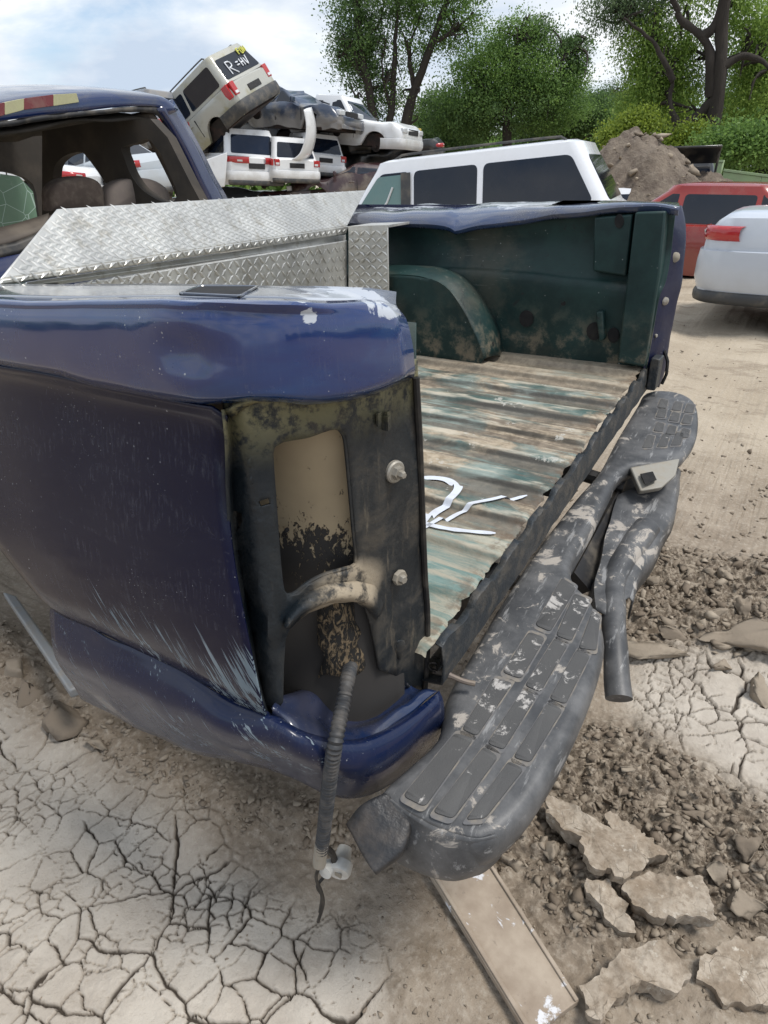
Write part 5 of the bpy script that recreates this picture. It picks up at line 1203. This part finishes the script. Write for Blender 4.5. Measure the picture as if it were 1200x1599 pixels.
# green front door glass, seen through to the cabin
q = rrect([np.array([1.02, .925, 1.22]), np.array([.17, .925, 1.22]), np.array([.17, .835, 1.74]), np.array([.58, .835, 1.74])], .10, 4)
V, F = prism(q, (0, .006, 0)); fg = mesh('front_side_glass', V, F, M_GL2, c, None, world=False)
mesh('pillar_applique', *prism([np.array([.24, .945, 1.18]), np.array([.10, .945, 1.18]), np.array([.10, .848, 1.76]), np.array([.24, .848, 1.76])], (0, .004, 0)), M_TRIM, c, None, world=False)
mesh('inner_mirror', *box((.86, .938, 1.36), (.10, .01, .10)), M_CLR, fg, 30, world=False, bevel=.01)
mesh('seat_belt', *tube([(.62, .935, 1.24), (.45, .905, 1.42), (.36, .880, 1.60)], .014, 5), M_CLR, fg, world=False)
# right side cars
c = car('sedan', 'red_sedan', 'faded red sedan with tinted side windows beyond the tailgate opening', 'sedan', P_RED, dent=.004)
place(c, 1085, 432, 10.6, (-.28, .90, .28), absol=180-4, tilt=-1.0)
c2 = car('sedan', 'silver_sedan', 'silver sedan with red tail lamps at the right picture edge, trunk towards the truck', 'sedan', P_SILV2, wheels=(1, 1, 1, 1))
place(c2, 1100, 418, 7.6, (-2.38, -.35, .50), absol=-3, roll=0)
c = car('hatch', 'black_hatchback', 'small black hatchback with its tailgate raised in front of the dirt mound', 'hatchback', P_BLK)
place(c, 1070, 300, 21, (-2.0, 0, .9), head=8)
q = [np.array(p) for p in ((-1.85, .68, 1.62), (-1.85, -.68, 1.62), (-2.55, -.62, 1.98), (-2.55, .62, 1.98))]; V, F = prism(q, (0, 0, -.06)); mesh('raised_tailgate', V, F, P_BLK, c, 30, world=False, bevel=.02)
for sd in (1, -1): mesh('tailgate_strut', *tube([(-1.95, sd*.66, 1.05), (-2.4, sd*.6, 1.92)], .03, 6), M_TRIM, c, world=False)
c = car('van', 'white_van', 'small part of a white van showing behind the tail of the parked SUV', 'van', P_WHITE2)
place(c, 982, 300, 17.5, (-2.4, 0, 1.65), head=20, sc=.8)
# the heap
G_ = 'scrap vehicles heaped beyond the truck'
gs = car('suv', 'scrap_suv', 'champagne SUV tipped on top of the heap with writing on its rear window', 'SUV', P_GOLD, (0, 0, 0, 0), group=G_)
xr_ = lambda z: -2.32+.17*(z-1.08)/.70-.022
strokes(gs, [[(xr_(1.22), .42, 1.20), (xr_(1.5), .40, 1.50)], [(xr_(1.5), .40, 1.50), (xr_(1.5), .24, 1.48), (xr_(1.38), .24, 1.38), (xr_(1.36), .38, 1.35)], [(xr_(1.36), .36, 1.35), (xr_(1.2), .18, 1.18)],
             [(xr_(1.40), .06, 1.40), (xr_(1.40), -.04, 1.40)], [(xr_(1.33), .06, 1.33), (xr_(1.33), -.04, 1.33)],
             [(xr_(1.42), -.12, 1.44), (xr_(1.26), -.12, 1.26)], [(xr_(1.35), -.12, 1.35), (xr_(1.35), -.22, 1.35)], [(xr_(1.42), -.22, 1.44), (xr_(1.26), -.22, 1.26)], [(xr_(1.42), -.30, 1.42), (xr_(1.25), -.34, 1.25), (xr_(1.45), -.42, 1.46)]], M_CHAL)
strokes(gs, [[(xr_(1.66), -.30, 1.66), (xr_(1.52), -.30, 1.52)], [(xr_(1.66), -.30, 1.66), (xr_(1.66), -.37, 1.66)], [(xr_(1.60), -.30, 1.60), (xr_(1.6), -.36, 1.60)],
             [(xr_(1.66), -.42, 1.66), (xr_(1.52), -.42, 1.52), (xr_(1.52), -.48, 1.53), (xr_(1.66), -.49, 1.66)], [(xr_(1.52), -.54, 1.52), (xr_(1.66), -.54, 1.66), (xr_(1.53), -.61, 1.53), (xr_(1.66), -.62, 1.66)]], M_CHY)
place(gs, 413, 148, 21.5, (-2.4, -.1, .50), head=50, tilt=31, sc=1.10)
c = car('van', 'scrap_minivan', 'grey minivan with a bare hatch opening under the tipped champagne SUV', 'minivan', P_GREY, (0, 0, 0, 0), group=G_, dent=.05, seed=3); place(c, 279, 207, 22.0, (-2.5, 0, .75), head=20, tilt=-4)
c = car('pickup', 'scrap_pickup', 'dusty pale pickup wreck wedged under the tipped champagne SUV', 'pickup truck', P_BEIGE, (0, 0, 0, 0), group=G_, dent=.10, seed=5, crush=.25); place(c, 470, 172, 25.5, (-2.7, 0, .95), head=52, tilt=14)
c = car('sedan', 'scrap_sedan', 'dark blue sedan with crushed nose on top of the heap', 'sedan', P_BLUE, (0, 0, 0, 0), group=G_, dent=.16, seed=9, crush=.1, windows=True); place(c, 548, 178, 23.0, (2.3, 0, .75), head=-118, tilt=-4)
c = car('pickup', 'scrap_pickup', 'white pickup wreck with missing front wheel at the right end of the heap', 'pickup truck', P_WHITE, (0, 0, 0, 0), group=G_, dent=.05, seed=12); place(c, 646, 212, 24.0, (2.7, 0, .75), head=-112, tilt=-3)
c = car('van', 'scrap_minivan', 'white minivan with red wraparound tail lamps in the middle row of the heap', 'minivan', P_WHITE, (0, 0, 0, 0), group=G_, dent=.02, seed=2); place(c, 402, 283, 21.5, (-2.5, 0, .42), head=28, tilt=-3)
c = car('hatch', 'scrap_compact_suv', 'small white boxy SUV with upright red lamps right of the white minivan', 'compact SUV', P_WHITE, (0, 0, 0, 0), group=G_, dent=.02, seed=4); place(c, 464, 280, 21.8, (-2.0, 0, .42), head=24, tilt=-3, sc=.92)
c = car('hatch', 'scrap_hatchback', 'white hatchback half hidden behind the loose white door panel', 'hatchback', P_WHITE, (0, 0, 0, 0), group=G_, dent=.02, seed=6); place(c, 508, 270, 23.0, (-2.0, 0, .42), head=28, tilt=-5, sc=.9)
c = car('sedan', 'scrap_sedan', 'maroon sedan shell crushed at the bottom of the heap under the white pickup', 'sedan', P_MAR, (0, 0, 0, 0), group=G_, dent=.16, seed=7, crush=.25); place(c, 566, 292, 22.5, (0, .9, .6), head=95, tilt=3)
c = car('sedan', 'scrap_sedan', 'dark crushed sedan shell squeezed between the white pickup and the maroon one', 'sedan', P_BLK, (0, 0, 0, 0), group=G_, dent=.16, seed=17, crush=.3); place(c, 585, 246, 25.0, (0, .9, .7), head=84, tilt=4)
c = car('sedan', 'scrap_sedan', 'maroon sedan shell at the foot of the heap below the white minivan', 'sedan', P_MAR, (0, 0, 0, 0), group=G_, dent=.12, seed=27, crush=.25); place(c, 430, 318, 22.5, (0, .9, .9), head=88, tilt=1)
c = car('sedan', 'scrap_sedan', 'grey sedan shell at the foot of the heap behind the cab corner', 'sedan', P_GREY, (0, 0, 0, 0), group=G_, dent=.12, seed=28, crush=.25); place(c, 330, 310, 24.5, (0, .9, .9), head=88, tilt=1)
c = car('sedan', 'scrap_coupe', 'silver coupe seen through the right cab window', 'coupe', P_SILV, (1, 1, 1, 1), group=G_, dent=.02); place(c, 246, 266, 17.0, (-2.3, 0, .70), head=38, tilt=4)
c = car('sedan', 'scrap_sedan', 'white sedan seen between the headrests through the cab', 'sedan', P_WHITE, (1, 1, 1, 1), group=G_, dent=.02); place(c, 150, 290, 17.0, (-2.3, 0, .70), head=58, tilt=-6)
c = car('sedan', 'scrap_sedan', 'dark sedan far behind the cab on the left of the heap', 'sedan', P_MAR, (0, 0, 0, 0), group=G_, dent=.05); place(c, 200, 226, 23.0, (-2.3, 0, .70), head=58, tilt=0)
for (kd, lb, ct, pt, args, kw) in (('suv', 'grey estate wreck at the left end of the heap above the cab roof edge', 'estate car', P_GREY, (250, 232, 26.0, (-2.3, 0, 1.0)), dict(head=60, tilt=6)),
   ('sedan', 'flattened grey sedan wedged between the champagne SUV and the white minivan', 'sedan', P_GREY, (380, 214, 24.0, (0, .9, .7)), dict(head=80, tilt=10)),
   ('sedan', 'flattened black sedan between the dusty pickup and the small white SUV', 'sedan', P_BLK, (470, 222, 25.0, (0, .9, .7)), dict(head=85, tilt=2)),
   ('hatch', 'silver hatchback wreck low at the right end of the heap', 'hatchback', P_SILV, (600, 262, 26.0, (-1.8, 0, .7)), dict(head=40, tilt=2))):
    c = car(kd, 'scrap_wreck', lb, ct, pt, (0, 0, 0, 0), group=G_, dent=.14, seed=args[0], crush=.3); place(c, *args, **kw)
# loose panels on the heap
A = [PH(u, v, 22.0) for u, v in ((486, 168), (492, 190), (493, 215), (486, 240), (474, 252))]; B = [PH(u, v, 21.6) for u, v in ((474, 172), (478, 195), (476, 218), (468, 240), (456, 250))]
o = mesh('loose_fender', *grid(loft([A, [(a+b)/2+np.array([.05, -.08, 0]) for a, b in zip(A, B)], B], 16, 3)), P_WHITE, None, 60, solid=.02); tag(o, 'curved white fender standing loose between the white wrecks', 'fender')
A = [PH(u, v, 21.0) for u, v in ((322, 250), (330, 296), (352, 292), (356, 238))]; o = mesh('loose_door', *prism(A, (.03, -.05, 0)), P_WHITE, None, 30, bevel=.02); tag(o, 'white door panel leaning beside the rear pillar of the cab', 'car door')
o = mesh('yellow_post', *box(PH(651, 222, 26), (.25, .25, .8)), simple('yellow paint', (.55, .42, .08), .6), None, 30, bevel=.02); tag(o, 'short yellow post at the right end of the heap', 'post')

# ================================================================== dirt mound, wall
def mound(u, v, R, rad, hgt, seed):
    c_ = PH(u, v, R); nx_, rws = 60, []
    for i in range(26):
        t = i/25; row = []
        for j in range(nx_):
            a = 2*math.pi*j/nx_; r = rad*t*(1+.18*mnoise.noise(Vector((math.cos(a)*2, math.sin(a)*2, seed)))); x = c_[0]+r*math.cos(a)*1.25; y = c_[1]+r*math.sin(a)
            h = hgt*(math.cos(min(1, t)*math.pi)*.5+.5)**.85; h += .34*(1-t*.6)*mnoise.fractal(Vector((x*1.1, y*1.1, seed)), .6, 2.2, 5)
            row.append(np.array([x, y, ZG-.15+h]))
        rws.append(row)
    return grid(rws, True), c_
m = MT('spoil heap'); n = m.noise(1.6, 8, .7); nf = m.noise(7, 8, .75); c = m.mix(m.rng(n, .35, .65), (.13, .10, .08), (.27, .22, .17)); c = m.mix(m.mul(m.rng(nf, .45, .7), .6), c, (.33, .28, .22)); m.set(col=c, rough=.95); m.bump(nf, 1, .12); m_sp = m.m
(g1, cc) = mound(985, 290, 19, 2.6, 2.25, 4); o = mesh('dirt_mound', *g1, m_sp, None, 180); tag(o, 'brown spoil mound strewn with pale rubble behind the parked SUV', 'dirt mound')
(g2, cc2) = mound(1100, 300, 20.5, 2.6, 1.35, 8); o = mesh('dirt_mound', *g2, m_sp, None, 180); tag(o, 'lower brown spoil mound behind the black hatchback', 'dirt mound')
PV, PF, PT = [], [], []; off = 0
for k in range(420):
    a = rng.uniform(0, 6.28); t = rng.random()**.5; s = .03+.15*rng.random()**3; x = cc[0]+3.2*t*math.cos(a); y = cc[1]+2.6*t*math.sin(a); z = ZG-.15+2.35*(math.cos(t*math.pi)*.5+.5)**.85
    q = shapes[rng.integers(10)]*s*np.array([rng.uniform(.6, 1.1), .7, .5]); PV.append(q+np.array([x, y, z+.02])); PF.append(I1F+off); off += len(q); PT.append(np.full(len(q), rng.uniform(.2, 1.3)))
bigmesh('mound_rubble', np.concatenate(PV), np.concatenate(PF), m_clod, False, {'tint': np.concatenate(PT)}, 'stuff')
m_wall = simple('pale green wall paint', (.33, .44, .24), .8, 0, .4, 2, dcol=(.30, .31, .22))
wall = thing('boundary_wall', 'pale green boundary wall with a stepped top under the trees', 'wall', tuple(PH(1150, 300, 23)*[1, 1, 0]+[0, 0, ZG]))
for a, b, t0 in (((1040, 256), (1082, 256), 0), ((1082, 252), (1130, 254), 0), ((1130, 268), (1190, 276), 0), ((1190, 276), (1260, 283), 0), ((1260, 292), (1420, 305), 0)):
    p, q = PH(*a, 23), PH(*b, 23); q_ = q.copy(); P = [np.array([p[0], p[1], ZG-.1]), np.array([q[0], q[1], ZG-.1]), q, p]; V, F = prism(P, (0, .2, 0)); mesh('wall_panel', V, F, m_wall, wall, 30, bevel=.02)
    q2 = [p+[0, -.03, 0], q+[0, -.03, 0], q+[0, -.03, .06], p+[0, -.03, .06]]; mesh('coping', *prism(q2, (0, .26, 0)), m_wall, wall, 30)

# ================================================================== trees
def leafmat(name, dark, light, trans=.45):
    m = MT(name); t = m.attr('tint'); c = m.mix(t, dark, light); m.set(col=c, rough=.55, spec=.3)
    tr = m.N('ShaderNodeBsdfTranslucent'); m.L(m.mix(.5, c, light), tr.inputs[0]); mxs = m.N('ShaderNodeMixShader'); mxs.inputs[0].default_value = trans
    m.t.links.new(m.b.outputs[0], mxs.inputs[1]); m.t.links.new(tr.outputs[0], mxs.inputs[2]); m.t.links.new(mxs.outputs[0], m.out.inputs[0]); return m.m
LM = {'dark': leafmat('dark leaf', (.035, .075, .026), (.16, .26, .085)), 'mid': leafmat('mid leaf', (.045, .105, .028), (.24, .38, .10)),
      'bright': leafmat('bright leaf', (.085, .17, .032), (.36, .50, .12)), 'yel': leafmat('yellow leaf', (.09, .15, .02), (.30, .38, .06)), 'pale': leafmat('pale leaf', (.06, .10, .05), (.17, .24, .12))}
m = MT('bark'); n = m.noise(1.0, 7, .7, v=m.map((9, 9, 1.6))); c = m.mix(n, (.012, .009, .008), (.052, .042, .034)); m.set(col=c, rough=.95); m.bump(n, 1, .06); M_BARK = m.m
def crown(root, blobs, R, nclump, perclump, leaf, mat, csize=.45, droop=0.0, hollow=.5):
    w = np.array([b[2]*b[3] for b in blobs], float); w /= w.sum(); scale = R*1.0/1125.0; C = []; perclump = int(perclump*1.5); leaf = leaf*.80
    for k in rng.choice(len(blobs), nclump, p=w):
        u, v, ru, rv = blobs[k][:4]; d = rng.normal(0, 1, 3); d /= np.linalg.norm(d); r = hollow+(1-hollow)*rng.random()**.7; r *= (rng.random() < .8)*.25+.75
        c_ = PH(u, v, R); az = math.atan2(c_[1]-CAM[1], c_[0]-CAM[0]); rx, rz = ru*scale, rv*scale
        lx, ly, lz = d[0]*rx*r, d[1]*rx*.8*r, d[2]*rz*r
        C.append((c_[0]-math.sin(az)*lx+math.cos(az)*ly, c_[1]+math.cos(az)*lx+math.sin(az)*ly, c_[2]+lz, rng.uniform(.0, 1)))
    C = np.array(C); n = nclump*perclump; base = np.repeat(C, perclump, 0); cs = csize*rng.uniform(.5, 1.3, (nclump, 1)).repeat(perclump, 0)
    off_ = rng.normal(0, 1, (n, 3))*cs*np.array([1, 1, .6+droop]); p = base[:, :3]+off_; p[:, 2] -= droop*np.abs(off_[:, 0])*.3
    a = rng.normal(0, 1, (n, 3)); a /= np.linalg.norm(a, axis=1, keepdims=True); a[:, 2] -= droop; b = np.cross(a, rng.normal(0, 1, (n, 3))); b /= np.linalg.norm(b, axis=1, keepdims=True)
    L_ = leaf*rng.uniform(.6, 1.3, (n, 1)); V = np.stack([p-a*L_*.5, p+b*L_*.28, p+a*L_*.5, p-b*L_*.28], 1).reshape(-1, 3)
    F = np.arange(n*4).reshape(n, 4); t = np.clip(base[:, 3]*.75+rng.uniform(-.1, .35, n), 0, 1).repeat(4)
    lp = wloc(root); V = V-np.array(lp); o = bigmesh('crown', V, F, mat, False, {'tint': t}); o.parent = root; return o
def trunk(root, pts, R, r0, r1, name='trunk'):
    P = [PH(u, v, R+(dr if len(x) > 2 else 0)) for x in pts for (u, v, dr) in [(x[0], x[1], x[2] if len(x) > 2 else 0)]]; P = cr(P, 22); V, F = tube(P, list(np.linspace(r0, r1, 22)), 9)
    return mesh(name, warp(warp(V, .16, .7, 5), .05, 3.1, 2), F, M_BARK, root, 60)
def tree(name, label, R, base, trunks, crowns, group=None, cat='tree'):
    b = PH(base[0], base[1], R); root = thing(name, label, cat, (b[0], b[1], ZG), group)
    for i, (pts, r0, r1) in enumerate(trunks): trunk(root, pts, R-(1.6 if 'willow' in name else .6), r0, r1, 'trunk' if r0 > .2 else 'limb')
    if trunks:
        V, F = [], []; mid = trunks[0][0][len(trunks[0][0])//2]
        anch = [p for t in trunks for p in t[0][1:]]
        for c_ in crowns:
            for (u, v, ru, rv) in c_[0]:
                for k in range(5):
                    e = (u+ru*rng.uniform(-.8, .8), v+rv*rng.uniform(-.8, .8)); s_ = min(anch, key=lambda p: (p[0]-e[0])**2+(p[1]-e[1])**2*.6)
                    a = PH(s_[0], s_[1], R-.6); b = PH(e[0], e[1], R+rng.uniform(-1.5, 1)); m_ = (a+b)/2+rng.normal(0, .25, 3)+np.array([0, 0, .3])
                    V, F = join((V, F), tube(cr([a, m_, b], 9), list(np.linspace(.075, .018, 9)), 4))
        t_ = mesh('twigs', V, F, M_BARK, root, None); t_['kind'] = 'stuff'
    for c_ in crowns: crown(root, c_[0], R, *c_[1:])
    return root
GT = 'trees beyond the yard'
tree('tall_tree', 'tall airy tree with two slim trunks left of centre', 40, (612, 330),
     [(((600, 330), (592, 230), (575, 140), (562, 60), (548, -60)), .32, .12), (((628, 330), (632, 200), (648, 140), (676, 70), (700, -10), (712, -120)), .34, .10), (((595, 240), (612, 170), (618, 100), (622, 0)), .22, .07),
      (((576, 140), (560, 110), (540, 80)), .12, .04), (((648, 140), (640, 90), (655, 30)), .13, .04), (((676, 72), (710, 50), (738, 20)), .12, .04), (((585, 190), (560, 160), (545, 130)), .10, .03), (((612, 170), (600, 130), (598, 90)), .10, .03), (((564, 70), (590, 40), (600, 0)), .10, .03)],
     [([(560, 30, 42, 70), (600, 0, 50, 60), (548, 90, 26, 42), (585, 110, 30, 45), (575, 165, 24, 28)], 330, 60, .15, LM['dark'], .36),
      ([(690, 10, 60, 55), (650, 60, 34, 50), (715, 60, 38, 34), (620, 150, 26, 40), (640, -60, 90, 60), (730, -40, 60, 60), (650, 175, 18, 20)], 330, 60, .15, LM['mid'], .36)], GT)
tree('round_tree', 'broad dense green tree standing in the centre behind the parked SUV', 42, (790, 330),
     [(((790, 330), (792, 200), (800, 120), (810, 60)), .40, .12), (((795, 180), (840, 130), (880, 90)), .18, .05), (((792, 180), (750, 130), (730, 100)), .18, .05), (((880, 90), (905, 75), (915, 60)), .08, .03)],
     [([(800, 95, 62, 48), (770, 130, 70, 50), (845, 130, 60, 45), (795, 60, 45, 32), (735, 160, 60, 42), (860, 165, 60, 40)], 620, 62, .15, LM['mid'], .42), ([(880, 95, 32, 34), (900, 70, 20, 14), (840, 50, 26, 20), (905, 110, 16, 18)], 180, 30, .16, LM['dark'], .28),
      ([(800, 170, 90, 36), (720, 190, 60, 30)], 260, 50, .17, LM['dark'], .42)], GT)
tree('willow_tree', 'big willow with dark forked trunks and hanging bright green foliage at the right', 33, (1060, 330),
     [(((1022, 330), (1035, 240), (1062, 200), (1092, 178), (1118, 150)), .34, .18), (((1098, 330), (1104, 240), (1112, 190), (1124, 130), (1128, 60), (1135, -40)), .42, .16), (((1112, 150), (1108, 90), (1100, 55), (1075, 35), (1060, 18)), .24, .09),
      (((1100, 55), (1118, 40), (1128, 10), (1120, -40)), .16, .07), (((1128, 110), (1160, 90), (1185, 95), (1200, 110)), .16, .06), (((1060, 200), (1045, 160), (1050, 120)), .14, .05), (((1050, 130), (1020, 60), (975, 30)), .12, .04), (((1065, 20), (1040, -10), (1000, -30)), .10, .03)],
     [([(1010, 60, 36, 36), (1030, 110, 36, 44), (1000, 150, 32, 36), (1066, 85, 22, 30), (1060, 160, 26, 26)], 330, 60, .12, LM['bright'], .32, .5), ([(950, 10, 36, 26), (985, 20, 36, 22), (1010, -20, 60, 40)], 260, 40, .11, LM['pale'], .28, .5),
      ([(1165, 60, 30, 44), (1180, 20, 44, 24), (1170, 140, 30, 44), (1120, -30, 60, 30), (1200, 110, 30, 44), (1090, 110, 10, 26)], 330, 60, .12, LM['bright'], .32, .5)], GT)
for args in (
 ('leafy_tree', 'dark dense tree behind the willow at the right edge', 38, (1190, 330), [(((1190, 330), (1192, 200), (1200, 120)), .4, .15)], [([(1180, 190, 70, 55), (1240, 120, 80, 80), (1130, 215, 50, 40), (1200, 240, 80, 40), (1290, 200, 90, 90)], 950, 42, .18, LM['mid'], .42)], GT),
 ('leafy_tree', 'low dark tree filling the gap left of the broad central tree', 46, (690, 330), [(((690, 330), (690, 230), (695, 180)), .3, .1)], [([(690, 185, 44, 38), (720, 205, 50, 28), (668, 210, 30, 24)], 380, 40, .18, LM['dark'], .42)], GT),
 ('leafy_tree', 'dark tree right of the broad central tree above the roof of the parked SUV', 46, (890, 330), [(((890, 330), (890, 230), (895, 180)), .3, .1)], [([(880, 180, 60, 40), (930, 190, 44, 34), (850, 205, 60, 24)], 480, 40, .18, LM['dark'], .42)], GT),
 ('leafy_tree', 'mid green tree behind the dirt mound under the willow', 40, (1020, 330), [(((1020, 330), (1020, 240), (1025, 190)), .3, .1)], [([(1000, 200, 50, 34), (1060, 215, 60, 34), (1030, 170, 50, 34)], 480, 42, .18, LM['mid'], .42)], GT),
 ('slim_poplar', 'pale slim poplar far behind the dirt mound', 60, (950, 330), [(((950, 330), (950, 200), (952, 150)), .25, .06)], [([(935, 172, 12, 26), (955, 165, 12, 28), (975, 170, 12, 26), (1000, 175, 14, 22)], 260, 34, .20, LM['pale'], .40)], 'poplars'),
 ('leafy_bush', 'yellow green bush beside the top of the dirt mound', 30, (985, 330), [], [([(985, 205, 24, 20), (1000, 190, 16, 16), (965, 215, 20, 14)], 160, 34, .15, LM['yel'], .28)], None),
 ('leafy_bush', 'yellow green bush between the willow trunks', 30, (1075, 330), [], [([(1068, 225, 26, 22), (1085, 210, 18, 16), (1050, 240, 24, 14)], 160, 34, .15, LM['yel'], .28)], None),
 ('leafy_bush', 'bright bush right of the willow trunks above the green wall', 28, (1150, 330), [], [([(1150, 222, 40, 22), (1210, 224, 50, 24), (1120, 232, 26, 16)], 230, 36, .16, LM['mid'], .34)], None),
 ('leafy_bush', 'green bush behind the left end of the scrap heap', 44, (655, 330), [], [([(650, 215, 24, 22), (640, 240, 30, 24), (690, 235, 40, 20)], 160, 34, .18, LM['dark'], .34)], None)):
    nm, lab, R, base, tr, cw, gg = args; tree(nm, lab, R, base, tr, cw, gg if gg == GT else None, 'bush' if 'bush' in nm else 'tree')
# distant belt of woodland that closes the yard all round
PV = []; nL = 60000; az = rng.uniform(math.radians(-10), math.radians(215), nL); Rr = 62+rng.normal(0, 3, nL); hh = 4.2+2.0*np.array([mnoise.noise(Vector((a*9, 0, 0))) for a in az])+1.2*np.array([mnoise.noise(Vector((a*31, 4, 0))) for a in az])
zz_ = ZG+rng.random(nL)**.8*hh; p = np.stack([CAM[0]+Rr*np.cos(az), CAM[1]+Rr*np.sin(az), zz_], -1); a = rng.normal(0, 1, (nL, 3)); a /= np.linalg.norm(a, axis=1, keepdims=True); b = np.cross(a, rng.normal(0, 1, (nL, 3))); b /= np.linalg.norm(b, axis=1, keepdims=True)
V = np.stack([p-a*.35, p+b*.22, p+a*.35, p-b*.22], 1).reshape(-1, 3); bigmesh('woodland', V, np.arange(nL*4).reshape(nL, 4), LM['mid'], False, {'tint': rng.uniform(0, 1, nL).repeat(4)}, 'stuff')
